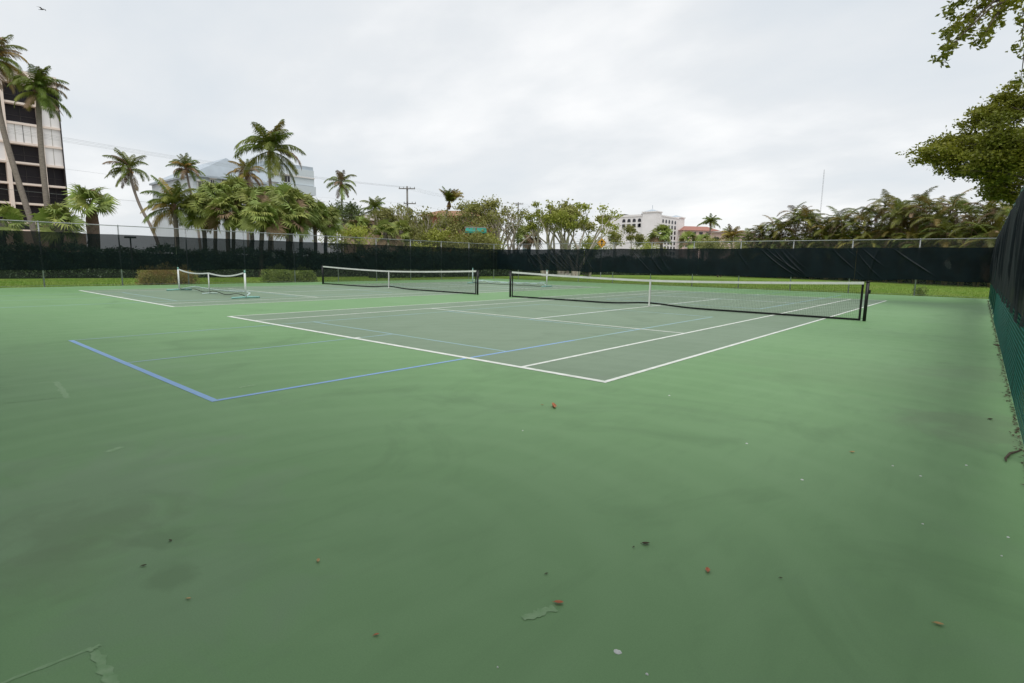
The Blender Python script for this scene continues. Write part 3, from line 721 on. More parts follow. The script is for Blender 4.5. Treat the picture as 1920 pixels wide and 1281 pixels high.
FAN = {key: [[fan_mesh('fan_leaf', mm, 500 + 9 * i + q, el, .9) for q in range(2)] for i, el in enumerate(FANE)] for key, mm in (('g', M['sabal']), ('d', M['dead']))}
def sabal(label, crown, d, L, n, base_px=None, seed=0, r=.17, dead=.12, lowest=5, name='fan_palm', group='fan palms', boots=False, trunk_m=None, base_d=None):
    rg = random.Random(seed); C = at(*crown, d)
    B = gat(base_px, d) if base_px is not None else Vector((C.x, C.y, 0))
    T = thing(name, label, 'palm tree', B, group=group); C = C - B
    mid = C * .5 + Vector((rg.uniform(-.1, .1), rg.uniform(-.1, .1), 0))
    rr = [r * 1.3, r, r, r * 1.05, r * 1.5, r * 1.0]
    if boots: rr = [r * 1.25, r * 1.05, r * 1.0, r * 1.15, r * .95, r * .5]
    MB().tube([Vector((0, 0, -.06)), C * .25, mid, C * .78, C * .93, C + Vector((0, 0, .2))], rr, 10).build('trunk', trunk_m or M['bark'], T, True)
    if boots:
        bm = MB()
        bm.box((0, 0, .17), (.16, .05, .36)); bme = bm.mesh('leaf_boot', M['bark_red'])
        for q in range(34):
            f = rg.uniform(.35, .97); az = q * 2.4; rad_ = r * 1.0
            p = C * f; link('leaf_boot', bme, T, (p.x + math.cos(az) * rad_, p.y + math.sin(az) * rad_, p.z), (rg.uniform(.15, .45) * -math.cos(0), 0, az + PI / 2), 1.0)
    for i in range(n):
        f = (i + .5) / n; li = min(lowest, int(f * (lowest + .99))); az = i * 2.39996 + rg.uniform(-.25, .25)
        key = 'd' if (rg.random() < dead * (2.2 if li >= 4 else .25)) else 'g'
        s_ = L * rg.uniform(.85, 1.12)
        link('fan_leaf', FAN[key][li][rg.randrange(2)], T, C + Vector((0, 0, .1 - .05 * li)), (rg.uniform(-1.0, 1.0), rg.uniform(-.2, .2), az), s_)
    return T
sabal('stout fan palm with rough brown booted trunk right of the apartment tower', (172, 393), 40, 2.15, 17, 176, 1, .36, .05, 3, boots=True, trunk_m=M['bark_red'])
GROVE = [('leftmost fan palm of the dense grove, beside the bushy coconut palm', 381, 398, 47), ('tall upright fan palm near the left end of the grove', 404, 372, 51),
         ('fan palm whose crown tops the left half of the grove', 440, 366, 53), ('bright fan palm in the middle of the grove front', 470, 388, 46),
         ('fan palm at the middle of the grove below the tallest coconut trunk', 505, 380, 52), ('fan palm with pointed top fronds right of the coconut trunk', 538, 384, 49),
         ('dark fan palm toward the right of the grove below the balcony corner', 566, 396, 52), ('second fan palm from the right end of the grove', 590, 408, 54),
         ('rightmost fan palm of the grove, crown sloping down against the sky', 612, 416, 56), ('low front fan palm at the left of the grove over bare trunks', 426, 404, 45),
         ('low front fan palm in the centre of the grove with hanging skirt', 492, 412, 44), ('low front fan palm at the right of the grove', 545, 416, 46)]
for i, (lb, px, py, d) in enumerate(GROVE):
    sabal(lb, (px, py - 2), d, 1.95, 36, px + random.Random(i).randint(-4, 4), 20 + i, .17, .10, 5, group='fan palms in the grove behind the left fence', trunk_m=M['bark_dark'])
sabal('fan palm partly behind the apartment tower base at the left edge', (2, 424), 36, 1.7, 20, 2, 40, .2, .1)
sabal('fan palm beside the apartment tower corner left of the stout palm', (112, 420), 38, 1.7, 22, 112, 41, .2, .12)
sabal('low bright green fan palm clump below the first utility pole', (722, 440), 60, 1.9, 22, 722, 42, .2, .05)
sabal('low fan palm with upright leaves left of the leaning pale branch', (752, 436), 62, 1.7, 20, 752, 43, .2, .05)
sabal('fan palm with a skirt of dead brown leaves right of the lone coconut palm', (672, 428), 66, 1.9, 24, 674, 44, .24, .5)
sabal('brown skirted fan palm standing under the pale branched trees', (992, 445), 66, 2.1, 24, 992, 45, .24, .42)
sabal('round headed fan palm before the white arcaded building', (1240, 443), 82, 2.1, 24, 1241, 46, .22, .1)
sabal('fan palm in front of the red roofed building', (1292, 452), 95, 2.2, 20, 1292, 47, .22, .2)
sabal('small fan palm right of the red roofed building', (1318, 455), 85, 1.7, 20, 1318, 48, .2, .1)

# ---------------------------------------------------------------- areca thicket on the right
def areca(label, px, top, d, seed, group='areca palms beyond the far fence'):
    rg = random.Random(seed); B = gat(px, d, 505); H = at(px, top, d).z
    T = thing('areca_palm', label, 'palm tree', B, group=group)
    L = 2.3; az0 = rg.uniform(0, 6.28)
    ns = rg.randint(5, 6)
    for s in range(ns):
        a = s * 2 * PI / ns + rg.uniform(-.4, .4); sp = rg.uniform(.4, 1.5); h = (H - 1.1) * (1 if s == 0 else rg.uniform(.4, .92))
        tip = Vector((math.cos(a) * sp, math.sin(a) * sp, h))
        MB().tube([(math.cos(a) * .15, math.sin(a) * .15, -.06), tip * .5 + Vector((0, 0, h * .08)), tip], [.06, .05, .045], 6).build('stem', M['stem'], T, True)
        for i in range(9):
            li = (0, 1, 1, 2, 2, 2, 3, 3, 3)[i]; az = i * 2.4 + rg.uniform(-.4, .4) + s * 1.7 + az0
            u = rg.random(); key = 'g' if u < .62 else ('y' if u < .93 else 'd')
            me = ARE[key][li][rg.randrange(2)]; sc_ = L * rg.uniform(.8, 1.15)
            link('frond', me, T, tip, (rg.uniform(-.1, .1), rg.uniform(-.1, .1), az), sc_)
        if rg.random() < .75: link('frond', ARE['d'][4][0], T, tip, (0, 0, rg.uniform(0, 6)), L * .9)
    return T
AR = [(1402, 428), (1432, 408), (1462, 388), (1492, 390), (1522, 408), (1550, 396), (1578, 388), (1606, 382), (1634, 368), (1662, 376), (1690, 366), (1718, 372), (1746, 370), (1774, 378), (1804, 378), (1834, 376), (1862, 392)]
for i, (px, py) in enumerate(AR):
    d = 72 + (45 - 72) * (px - 1402) / 460
    lb = 'front row areca palm clump, number %s from the left end of the thicket' % ('one two three four five six seven eight nine ten eleven twelve thirteen fourteen fifteen sixteen seventeen'.split()[i])
    if i == 0: lb = 'leftmost areca palm clump at the low end of the thicket'
    if i == len(AR) - 1: lb = 'rightmost areca palm clump in the corner beside the near right fence'
    if i == 2: lb = 'areca palm clump whose crown peaks left of the thin radio mast'
    if i == 8: lb = 'areca palm clump with one tall spear frond above the others'
    areca(lb, px, py, d, 60 + i)
    if i < len(AR) - 1:
        areca('areca palm clump standing behind between the %s and next front clumps' % ('first second third fourth fifth sixth seventh eighth ninth tenth eleventh twelfth thirteenth fourteenth fifteenth sixteenth'.split()[i]), px + 15, py + 7, d + 3, 160 + i)

# ---------------------------------------------------------------- leaf clouds, hedges, broadleaf trees
def leaf_quads(P, size, rng, flat=0.0, aspect=.5):
    n = len(P); a = rng.normal(size=(n, 3)); a[:, 2] *= (1 - flat); a /= np.linalg.norm(a, axis=1)[:, None]
    b = rng.normal(size=(n, 3)); b -= (b * a).sum(1)[:, None] * a; b /= np.linalg.norm(b, axis=1)[:, None]
    s = (size * rng.uniform(.7, 1.25, n))[:, None]
    nrm = np.cross(a, b)
    v = np.zeros((n, 4, 3)); v[:, 0] = P - a * s * .5; v[:, 1] = P + b * s * aspect * .5 + nrm * s * .08; v[:, 2] = P + a * s * .5; v[:, 3] = P - b * s * aspect * .5 + nrm * s * .08
    return v
def hedge(name, label, cat, pts, w, h, n, leaf, seed, m='leaf_h', top_var=.25):
    """hedge following the ground polyline pts"""
    rng = np.random.default_rng(seed)
    O = Vector((pts[0][0], pts[0][1], 0)); T = thing(name, label, cat, O)
    core = MB(); segs = []
    for a, b in zip(pts[:-1], pts[1:]):
        a = Vector((a[0] - O.x, a[1] - O.y, 0)); b = Vector((b[0] - O.x, b[1] - O.y, 0)); d = b - a; L = d.length; d.normalize(); segs.append((a, d, L))
        core.box(((a + b).x / 2, (a + b).y / 2, h * .42 - .03), (L, w * .7, h * .84), math.atan2(d.y, d.x))
    core.build('hedge_body', M['core'], T)
    tot = sum(s[2] for s in segs); out = []
    for a, d, L in segs:
        k = int(n * L / tot); s = rng.uniform(0, L, k); u = rng.uniform(-.5, .5, k); z = rng.uniform(0, 1, k)
        face = rng.random(k); u = np.where(face < .35, -.5 + rng.uniform(0, .18, k), np.where(face < .5, .5 - rng.uniform(0, .18, k), u))
        z = np.where(face >= .5, 1 - rng.uniform(0, .2, k), z)
        hh = h * (1 + top_var * .5 * np.sin(s * 1.7 + seed) * np.sin(s * .63 + 1) + rng.normal(0, top_var * .18, k))
        bul = 1 + .12 * np.sin(s * 2.3) + rng.normal(0, .06, k)
        P = np.c_[a.x + d.x * s - d.y * u * w * bul, a.y + d.y * s + d.x * u * w * bul, np.maximum(.02, z * hh)]
        out.append(P)
    P = np.concatenate(out)
    tag(link('foliage', raw_mesh('foliage', leaf_quads(P, leaf, rng, aspect=.6), M[m]), T), kind='stuff')
    return T
hedge('clipped_hedge', 'dark clipped hedge behind the left fence below the apartment tower', 'hedge', [(-34.5, -18), (-33.0, 3), (-29.6, 18), (-27.4, 34)], 1.6, 2.05, 42000, .15, 1)
hedge('clipped_hedge', 'dark hedge across the far lawn below the pale branched trees', 'hedge', [tuple(gat(*q)[:2]) for q in ((700, 46), (860, 54), (980, 63), (1100, 74), (1300, 77), (1395, 77))], 1.8, 2.3, 26000, .2, 2)
hedge('clipped_hedge', 'dark hedge under the areca palm thicket', 'hedge', [tuple(gat(*q)[:2]) for q in ((1388, 76), (1500, 70.5), (1650, 61), (1800, 52), (1930, 46))], 2.6, 4.3, 46000, .24, 3, m='leaf_c', top_var=.5)

def limb(mb, p, d, L, r, depth, rg, tips, spread, grav, kids=(2, 3), shrink=.72, wob=.18):
    n = 4; pts = [p.copy()]; rad = [r]; q = p.copy(); dd = d.copy()
    for i in range(n):
        dd = (dd + Vector((rg.uniform(-wob, wob), rg.uniform(-wob, wob), rg.uniform(-wob, wob) + grav))).normalized()
        q = q + dd * L / n; pts.append(q.copy()); rad.append(r * (1 - .4 * (i + 1) / n))
    mb.tube(pts, rad, 6 if r > .05 else 4, cap=False)
    if depth == 0:
        tips.append(q); return
    if depth == 1 and rg.random() < .4: tips.append(pts[3])
    for _ in range(rg.randint(*kids)):
        ax = dd.orthogonal().normalized(); ax.rotate(Quaternion(dd, rg.uniform(0, 2 * PI)))
        nd = dd.copy(); nd.rotate(Quaternion(ax, rg.uniform(.4, 1) * spread))
        limb(mb, q, nd, L * shrink * rg.uniform(.8, 1.15), r * .58, depth - 1, rg, tips, spread, grav, kids, shrink, wob)
def tree(name, label, base, H, stems, depth, r, spread, leaf_m, bark_m, leaf_n, leaf, clump, seed, group=None, first=.30, grav=.06, kids=(2, 3), bare=0.0, lean=(0, 0)):
    rg = random.Random(seed); rng = np.random.default_rng(seed); T = thing(name, label, 'tree', base, group=group)
    mb = MB(); tips = []
    for s in range(stems):
        a = s * 2 * PI / stems + rg.uniform(-.5, .5); tilt = rg.uniform(.15, .5) if stems > 1 else rg.uniform(0, .12)
        d = Vector((math.cos(a) * math.sin(tilt) + lean[0], math.sin(a) * math.sin(tilt) + lean[1], math.cos(tilt))).normalized()
        limb(mb, Vector((math.cos(a) * .15 * (stems > 1), math.sin(a) * .15 * (stems > 1), -.06)), d, H * first, r, depth, rg, tips, spread, grav, kids)
    zmax = max(t.z for t in tips); k = H / zmax
    mb.v = [(x * (k if k < 1.3 else 1.3), y * (k if k < 1.3 else 1.3), -.06 + (z + .06) * k) for x, y, z in mb.v]
    tips = [Vector((t.x * min(k, 1.3), t.y * min(k, 1.3), -.06 + (t.z + .06) * k)) for t in tips]
    mb.build('trunk', bark_m, T, True)
    use = [t for t in tips if rg.random() > bare]
    per = max(4, leaf_n // max(1, len(use))); Ps = []
    for t in use:
        m_ = int(per * rg.uniform(.5, 1.5)); c = clump * rg.uniform(.7, 1.3)
        Ps.append(np.array(t) + rng.normal(size=(m_, 3)) * np.array([c, c, c * .7]) * .55)
    P = np.concatenate(Ps)
    tag(link('crown', raw_mesh('crown', leaf_quads(P, leaf, rng, aspect=.55), leaf_m), T), kind='stuff')
    return T
BT = 'pale limbed trees beyond the far lawn'
def H_at(px, py, d): return at(px, py, d).z
TREES = [  # px, top y, depth, stems, leaf, n, clump, bare, label
    (690, 385, 78, 2, 'leaf_c', 5200, 1.0, .0, 'dark green bushy tree right of the lone coconut palm'),
    (728, 395, 70, 3, 'leaf_b', 3600, .8, .1, 'olive leaved tree with thin twigs left of the first utility pole'),
    (758, 388, 72, 3, 'leaf_b', 3000, .7, .25, 'sparse olive tree right at the foot of the first utility pole'),
    (790, 398, 66, 4, 'leaf_b', 2600, .65, .3, 'pale trunked many stemmed tree with bare limbs right of the first utility pole'),
    (818, 402, 74, 3, 'leaf_b', 3400, .8, .1, 'yellowish leafy tree left of the windswept yellow palm'),
    (860, 404, 64, 3, 'leaf_b', 3000, .7, .2, 'tree with long leaning pale branch right of the windswept palm'),
    (884, 404, 84, 3, 'leaf_c', 2200, .8, .15, 'darker tree behind the green awnings'),
    (926, 400, 68, 4, 'leaf_b', 2600, .7, .3, 'thin twiggy tree right of the green awnings'),
    (948, 392, 64, 4, 'leaf_b', 2600, .65, .25, 'bare branched pale tree left of the second utility pole'),
    (1022, 388, 60, 3, 'leaf_a', 2300, .6, .2, 'pale branched tree with yellow green tufts right of the second utility pole'),
    (1052, 386, 60, 3, 'leaf_a', 2400, .6, .2, 'middle tufted yellow green tree of the three open crowned ones'),
    (1080, 384, 59, 3, 'leaf_a', 2600, .6, .15, 'tallest open crowned tree with yellow green tufts and grey trunk'),
    (1106, 412, 66, 1, 'leaf_b', 3000, .7, .0, 'dense drooping olive tree left of the white arcaded building'),
    (1160, 436, 86, 1, 'leaf_b', 2400, .7, .0, 'rounded olive tree at the left foot of the white arcaded building'),
    (1186, 428, 84, 1, 'leaf_b', 3600, .8, .0, 'wide rounded tree hiding the lower storeys of the white arcaded building'),
]
for i, (px, py, d, st, lm, n, cl, bare, lb) in enumerate(TREES):
    tree('broadleaf_tree', lb, gat(px, d), H_at(px, py, d), st, 3, .17 if lm != 'leaf_a' else .2, .62 if lm != 'leaf_a' else .5, M[lm], M['bark_pale'] if lm != 'leaf_c' else M['bark_dark'], int(n * .62), .27, cl * .8, 200 + i, BT, .34 if lm == 'leaf_a' else .30, bare=bare, kids=(2, 2) if lm == 'leaf_a' else (2, 3))
for i, (px, py, d, lb) in enumerate([(1212, 452, 90, 'low green shrub at the right foot of the white arcaded building'), (1330, 452, 80, 'low shrub before the pink walled house'), (1100, 452, 62, 'low shrub under the tallest open crowned tree'), (868, 446, 62, 'low shrub left of the green awnings'), (800, 440, 64, 'low shrub below the sparse pale trunks'), (1350, 452, 70, 'yellowish shrub right of the pink walled house'), (652, 432, 60, 'leafy shrub right of the fan palm grove'), (893, 446, 57, 'leafy shrub right in front of the kiosk under the green awnings'), (828, 436, 61, 'bright leafy shrub under the windswept yellow palm'), (775, 432, 63, 'olive shrub among the pale trunks right of the first utility pole'), (912, 444, 60, 'low shrub right of the kiosk')]):
    tree('shrub', lb, gat(px, d), H_at(px, py, d), 5, 2, .05, .8, M['leaf_b' if i % 2 else 'leaf_a'], M['bark_dark'], 2600, .24, .75, 260 + i, 'low shrubs beyond the fences', .34)
# pale rings of stone round two trunks on the far lawn
for px, py, lb in ((938, 66, 'pale concrete tree ring left of the nearer net post on the far lawn'), (1064, 60, 'pale concrete tree ring behind the nearer net on the far lawn')):
    c = gat(px, py); mb = MB()
    for k in range(18):
        a = k * 2 * PI / 18; mb.box((math.cos(a) * .95, math.sin(a) * .95, .12), (.26, .30, .40), a)
    o = mb.build('tree_ring', M['concrete']); o.location = c; tag(o, lb, 'tree ring')
    tb = tree('broadleaf_tree', 'thick grey trunk tree rising from the %s tree ring' % ('left' if px < 1000 else 'right'), c, 8.2 if px < 1000 else 7.6, 1, 3, .24, .7, M['leaf_b'], M['bark_pale'], 2400, .30, .75, 280 + px, BT, .36, bare=.2)

# spiky ornamental bushes just outside the left fence
def spiky(label, c, w, h, n, m, seed):
    rg = random.Random(seed); mb = MB(); n_b = n // 3
    for i in range(n_b):
        a = rg.uniform(0, 2 * PI); rr = w * .36 * math.sqrt(rg.random()); x, y = math.cos(a) * rr, math.sin(a) * rr
        l = h * rg.uniform(.75, 1.12) * (1 - .45 * (rr / (w * .36)) ** 2); o = Vector((math.cos(a + rg.uniform(-.6, .6)), math.sin(a + rg.uniform(-.6, .6)), 0)) * rg.uniform(.1, .6)
        p0 = Vector((x, y, -.06)); p1 = p0 + Vector((o.x * .4, o.y * .4, 1)) * l * .55; p2 = p0 + Vector((o.x, o.y, .78)) * l * 1.1
        s = Vector((-o.y, o.x, 0)).normalized() * rg.uniform(.012, .03)
        mb.quad(p0 - s, p0 + s, p1 + s, p1 - s); mb.quad(p1 - s, p1 + s, p2)
    rng_ = np.random.default_rng(seed); nn = n * 2
    dd = rng_.normal(size=(nn, 3)); dd /= np.linalg.norm(dd, axis=1)[:, None]; dd[:, 2] = np.abs(dd[:, 2]); rr_ = rng_.uniform(.6, 1.0, nn) * (1 + .16 * np.sin(dd[:, 0] * 5 + seed) + .12 * np.sin(dd[:, 1] * 7))
    Q = leaf_quads(np.c_[dd[:, 0] * rr_ * w * .5, dd[:, 1] * rr_ * w * .5, dd[:, 2] * rr_ * h * .92], .16, rng_, aspect=.35)
    k0 = len(mb.v); mb.v += [tuple(p_) for p_ in Q.reshape(-1, 3)]; mb.f += [(k0 + 4 * q_, k0 + 4 * q_ + 1, k0 + 4 * q_ + 2, k0 + 4 * q_ + 3) for q_ in range(nn)]
    o = mb.build('ornamental_bush', m); o.location = c
    T = tag(o, label, 'bush', 'bushes outside the left fence'); return T
g = on_x(300, 500, -19.9); spiky('rusty olive rounded bush outside the left fence by the pickleball net', (g.x, g.y, 0), 2.3, 1.05, 1500, M['leaf_red'], 1)
g = on_x(341, 500, -20.6); spiky('darker reddish bush half hidden by the pickleball net post', (g.x, g.y, 0), 1.5, 1.0, 800, M['leaf_red'], 2)
g = on_x(522, 500, -20.2); spiky('deep green bush outside the left fence left of a fence post', (g.x, g.y, 0), 2.0, 1.05, 1200, M['leaf_bush'], 3)
g = on_x(566, 500, -20.2); spiky('green and red bush outside the left fence near the farther net post', (g.x, g.y, 0), 1.9, 1.0, 1100, M['leaf_bush'], 4)
g = on_y(1726, 540, 31.3); spiky('small scraggly weed growing at the foot of the far fence', (g.x, g.y, 0), .8, .62, 60, M['leaf_bush'], 5)

# ---------------------------------------------------------------- fig trees on the right
def fig_crown(T, O, clusters, leaf, m, seed, per):
    rng = np.random.default_rng(seed); Ps = []
    for c, r, k in clusters:
        c = np.array(c) - np.array(O); Ps.append(c + rng.normal(size=(int(per * k), 3)) * np.array(r) * .5)
    P = np.concatenate(Ps); P = P[P[:, 2] > .3]
    tag(link('crown', raw_mesh('crown', leaf_quads(P, leaf, rng, flat=.35, aspect=.5), m), T), kind='stuff')
O = Vector((19.4, 19.5, 0))
ft = thing('fig_tree', 'spreading fig tree with dense crown leaning over the right fence', 'tree', O)
mb = MB(); tips = []
rg = random.Random(77)
mb.tube([(0, 0, -.06), (-.1, 0, 1.2), (-.3, -.1, 2.4)], [.42, .30, .27], 10, cap=False)
targets = [at(1740, 285, 21), at(1790, 265, 20), at(1830, 225, 20), at(1870, 190, 20), at(1905, 175, 20), at(1800, 320, 19), at(1850, 300, 19), at(1890, 260, 19), at(1870, 350, 20), at(1905, 330, 20), at(1835, 285, 22), at(1900, 390, 22)]
for tg in targets:
    q = tg - O; mid = Vector((q.x * .45, q.y * .45, 2.4 + (q.z - 2.4) * .35 + .5))
    mb.tube([(-.3, -.1, 2.3), mid, q.lerp(mid, .3) + Vector((0, 0, .2)), q], [.09, .045, .022, .008], 6, cap=False)
mb.build('trunk', M['bark_dark'], ft, True)
cl = [(c_, tuple(q_ * .62 for q_ in r_), k_ * .42) for c_, r_, k_ in [(at(1738, 285, 20.5), (.50, .6, .30), .55), (at(1760, 300, 20.5), (.6, .6, .28), .6), (at(1772, 268, 21), (.45, .6, .22), .35), (at(1790, 290, 20), (.7, .8, .45), 1.2), (at(1815, 262, 20.5), (.7, .8, .5), 1.4), (at(1800, 322, 20), (.6, .7, .35), .8), (at(1838, 285, 20), (.8, .9, .7), 2.0),
      (at(1835, 228, 20.5), (.55, .7, .4), .8), (at(1862, 215, 20), (.7, .8, .55), 1.5), (at(1890, 190, 20), (.6, .8, .5), 1.1), (at(1912, 205, 20), (.9, .9, .8), 2.2), (at(1875, 260, 18.5), (.9, .8, .8), 3.4), (at(1900, 300, 18.2), (1.0, .8, .8), 3.4), (at(1862, 300, 18.5), (.7, .7, .5), 1.8), (at(1910, 270, 20), (1, 1, 1), 2.6), (at(1850, 322, 20), (.75, .8, .45), 1.5), (at(1890, 330, 20), (.9, .9, .8), 2.2),
      (at(1872, 365, 20.5), (.7, .8, .35), .9), (at(1908, 372, 20), (.8, .9, .5), 1.3), (at(1852, 352, 21), (.5, .6, .2), .3)]]
for c_, r_, k_ in list(cl):
    for q in range(5):
        e_ = Vector((rg.gauss(0, 1), rg.gauss(0, 1), rg.gauss(0, 1))).normalized(); cl.append((c_ + Vector((e_.x * r_[0] * 1.5, e_.y * r_[1] * 1.5, e_.z * r_[2] * 1.5)), (.30, .34, .17), .085 * rg.uniform(.4, 1.6)))
for q in range(34):
    a = rg.uniform(0, 2 * PI); rr = 4.2 * math.sqrt(rg.random()); cl.append((Vector((19.6 + math.cos(a) * rr, 19.5 + math.sin(a) * rr, rg.uniform(4.2, 8.2) - .12 * rr)), (1.2, 1.2, .8), 1.6))
fig_crown(ft, O, cl, .135, M['leaf_f'], 5, 1250)

O = Vector((18.4, 3.6, 0))
ot = thing('fig_tree', 'overhanging tree whose leafy branch tips hang in the top right corner', 'tree', O)
mb = MB(); mb.tube([(0, 0, -.06), (.05, 0, 1.5), (-.1, .1, 3.2), (-.2, .2, 5.2)], [.34, .25, .22, .17], 10, cap=False)
tipsB = [(1768, 108), (1780, 85), (1776, 62), (1795, 50), (1782, 22), (1812, 58), (1822, 30), (1846, 62), (1838, 78), (1862, 48), (1845, 8), (1868, 22), (1892, 4), (1905, 15), (1912, 90), (1914, 150), (1800, 2), (1915, 40)]
cl = []
hub = at(1935, -20, 9.2) - O
mb.tube([(-.2, .2, 4.8), hub.lerp(Vector((-.2, .2, 5.0)), .5) + Vector((0, 0, .35)), hub], [.14, .09, .06], 7, cap=False)
for i, (px, py) in enumerate(tipsB):
    d = 8.7 + .25 * (i % 4); q = at(px, py, d) - O
    m1 = hub.lerp(q, .5) + Vector((0, 0, .22)); mb.tube([hub, m1, q.lerp(m1, .4) + Vector((0, 0, .05)), q], [.03, .016, .010, .003], 5, cap=False)
    cl.append((q + O, (.12, .14, .09), .035 if i > 12 else .055))
    cl.append((q + O + Vector((.05, .1, .14)), (.10, .12, .07), .02))
    cl.append(((m1.lerp(q, .6)) + O, (.09, .12, .06), .010))
for q in range(64):
    a = rg.uniform(0, 2 * PI); rr = 5.0 * math.sqrt(rg.random()); c = Vector((21.6 + math.cos(a) * rr, 3.4 + math.sin(a) * rr * 1.25, rg.uniform(6.2, 9.6) - .1 * rr))
    if c.x < 16.8: continue
    cl.append((c, (1.2, 1.2, .8), 1.0))
    if q % 4 == 0: mb.tube([(-.2, .2, 5.0), (c - O) * .6 + Vector((0, 0, 2.2)), c - O], [.12, .06, .015], 6, cap=False)
mb.build('trunk', M['bark_dark'], ot, True)
fig_crown(ot, O, cl, .088, M['leaf_f'], 6, 1050)

# unseen trees added behind the photographer to shade the near corner
for i, (x, y, lb) in enumerate(((17.8, -9.2, 'unseen shade tree added behind the near baseline fence in the corner'), (8.6, -11.0, 'unseen shade tree added behind the near baseline fence, middle one'), (0.5, -13.5, 'unseen shade tree added behind the near baseline fence at the left'))):
    O = Vector((x, y, 0)); T = thing('fig_tree', lb, 'tree', O); mb = MB()
    mb.tube([(0, 0, -.06), (0, .1, 1.6), (.1, .2, 3.4)], [.42, .32, .28], 10, cap=False); cl = []
    for q in range(46):
        a = rg.uniform(0, 2 * PI); rr = (5.2 if i == 0 else 4.5) * math.sqrt(rg.random()); c = Vector((x + math.cos(a) * rr, y + math.sin(a) * rr, rg.uniform(6.6, 11.5) - .08 * rr)); cl.append((c, (1.3, 1.3, .9), 1.0))
        if q % 4 == 0: mb.tube([(.1, .2, 3.2), (c - O) * .6 + Vector((0, 0, 1.2)), c - O], [.14, .07, .02], 6, cap=False)
    mb.build('trunk', M['bark_dark'], T, True); fig_crown(T, O, cl, .30, M['leaf_f'], 30 + i, 420)

# ---------------------------------------------------------------- buildings
def bparts(T, O):
    def P(name, m, x0, x1, y0, y1, z0, z1, parent=None):
        return MB().bb(x0 - O.x, x1 - O.x, y0 - O.y, y1 - O.y, z0, z1).build(name, m, parent or T)
    return P
# apartment tower at the left edge: cream frame, dark screened balconies, white infill panels
O = Vector((-91, 15, 0))
T = thing('apartment_tower', 'cream apartment tower with dark screened balconies at the left edge', 'building', O)
P = bparts(T, O)
P('body', M['stucco_cream'], -112, -92.6, -22, 14.9, -.06, 26.2)
P('podium', M['stucco_beige'], -92.4, -88.5, -22, 16.3, -.06, 4.75)
ZS = [4.9, 6.0, 8.69, 11.43, 14.31, 16.99, 19.66, 22.4, 25.2]
YC = [-22, -18.2, -14.4, -10.5, -6.6, -2.8, 1.0, 4.8, 8.79, 12.67, 15.0]
P('parapet', M['stucco_cream'], -92.6, -90.9, -22, 15.02, 25.32, 26.8)
for i, z in enumerate(ZS):
    P('floor_slab', M['stucco_cream'], -92.6, -90.95, -22, 15.0, z - .16, z + .12)
for y in YC[1:-1]:
    P('column', M['stucco_cream'], -92.6, -90.80, y - .22, y + .22, -.05, 26.0)
P('corner_trim', M['frame_dark'], -92.6, -90.88, 14.94, 15.06, -.05, 26.4)
for i in range(len(ZS) - 1):
    z0, z1 = ZS[i] + .12, ZS[i + 1] - .16
    for j in range(3, len(YC) - 1):
        y0, y1 = YC[j] + .22, YC[j + 1] - .22
        if j == len(YC) - 2: y1 = 14.93
        white = (j == 9 and 4 <= i <= 6) or (j == 8 and i == 5) or (j == 7 and i in (4, 5)) or (j < 7 and i == 5)
        if white:
            pn = P('wall_panel', M['stucco_white'], -91.9, -91.15, y0, y1, z0, z1)
            w = (y1 - y0) / (4 if y1 - y0 > 3 else 2)
            k = 1
            while y0 + k * w < y1 - .05:
                P('panel_joint', M['frame_dark'] if k % 2 == 0 else M['concrete'], -91.2, -91.12, y0 + k * w - .03, y0 + k * w + .03, z0, z1, pn); k += 1
        else:
            sc_ = P('balcony_screen', M['insect'], -92.3, -92.0, y0, y1, z0, z1)
            ym = (y0 + y1) / 2
            P('mullion', M['frame_dark'], -92.05, -91.93, ym - .035, ym + .035, z0, z1, sc_)
            P('rail', M['frame_dark'], -92.05, -91.93, y0, y1, z0 + 1.0, z0 + 1.07, sc_)
            if i >= 6 and j == 8: P('sash', M['frame_white'], -92.04, -91.9, y0, y1, z0 + .05, z0 + .2, sc_)

# pale blue-grey building behind the fan palm grove
O = Vector((-73, 44.4, 0))
T = thing('villa_block', 'pale blue grey building with hipped roof behind the fan palm grove', 'building', O)
P = bparts(T, O)
P('wall', M['stucco_blue'], -90, -73, 25.9, 44.3, -.06, 13.1)
P('balcony_wing', M['stucco_blue'], -90, -72.6, 36.6, 44.45, 13.4, 15.9)
P('balcony_recess', M['stucco_white'], -90, -72.95, 36.6, 44.35, 13.102, 13.4)
P('band', M['stucco_white'], -72.62, -72.45, 36.6, 44.5, 14.55, 14.75)
P('balcony_front', M['stucco_blue'], -72.98, -72.2, 38.2, 44.5, 11.9, 13.3)
P('lower_opening', M['insect'], -72.99, -72.9, 42.6, 44.0, 9.3, 11.7)
P('lower_opening', M['insect'], -72.99, -72.9, 38.6, 42.0, 9.3, 11.7)
P('parapet', M['roof_grey'], -90, -72.9, 36.5, 44.5, 15.9, 16.5)
rf = MB(); x0, x1, y0, y1, zb, zt = -90.3 - O.x, -72.4 - O.x, 25.6 - O.y, 36.5 - O.y, 13.1, 16.1
ym = 30.9 - O.y
rf.v = [(x0, y0, zb), (x1, y0, zb), (x1, y1, zb), (x0, y1, zb), (x0 + 3, ym, zt), (x1 - 1.2, ym, zt), (x0, y0, zb - .25), (x1, y0, zb - .25), (x1, y1, zb - .25), (x0, y1, zb - .25)]
rf.f = [(0, 1, 5, 4), (1, 2, 5), (2, 3, 4, 5), (3, 0, 4), (7, 6, 9, 8), (6, 7, 1, 0), (7, 8, 2, 1), (8, 9, 3, 2), (9, 6, 0, 3)]
rf.build('roof', M['roof_grey'], T)
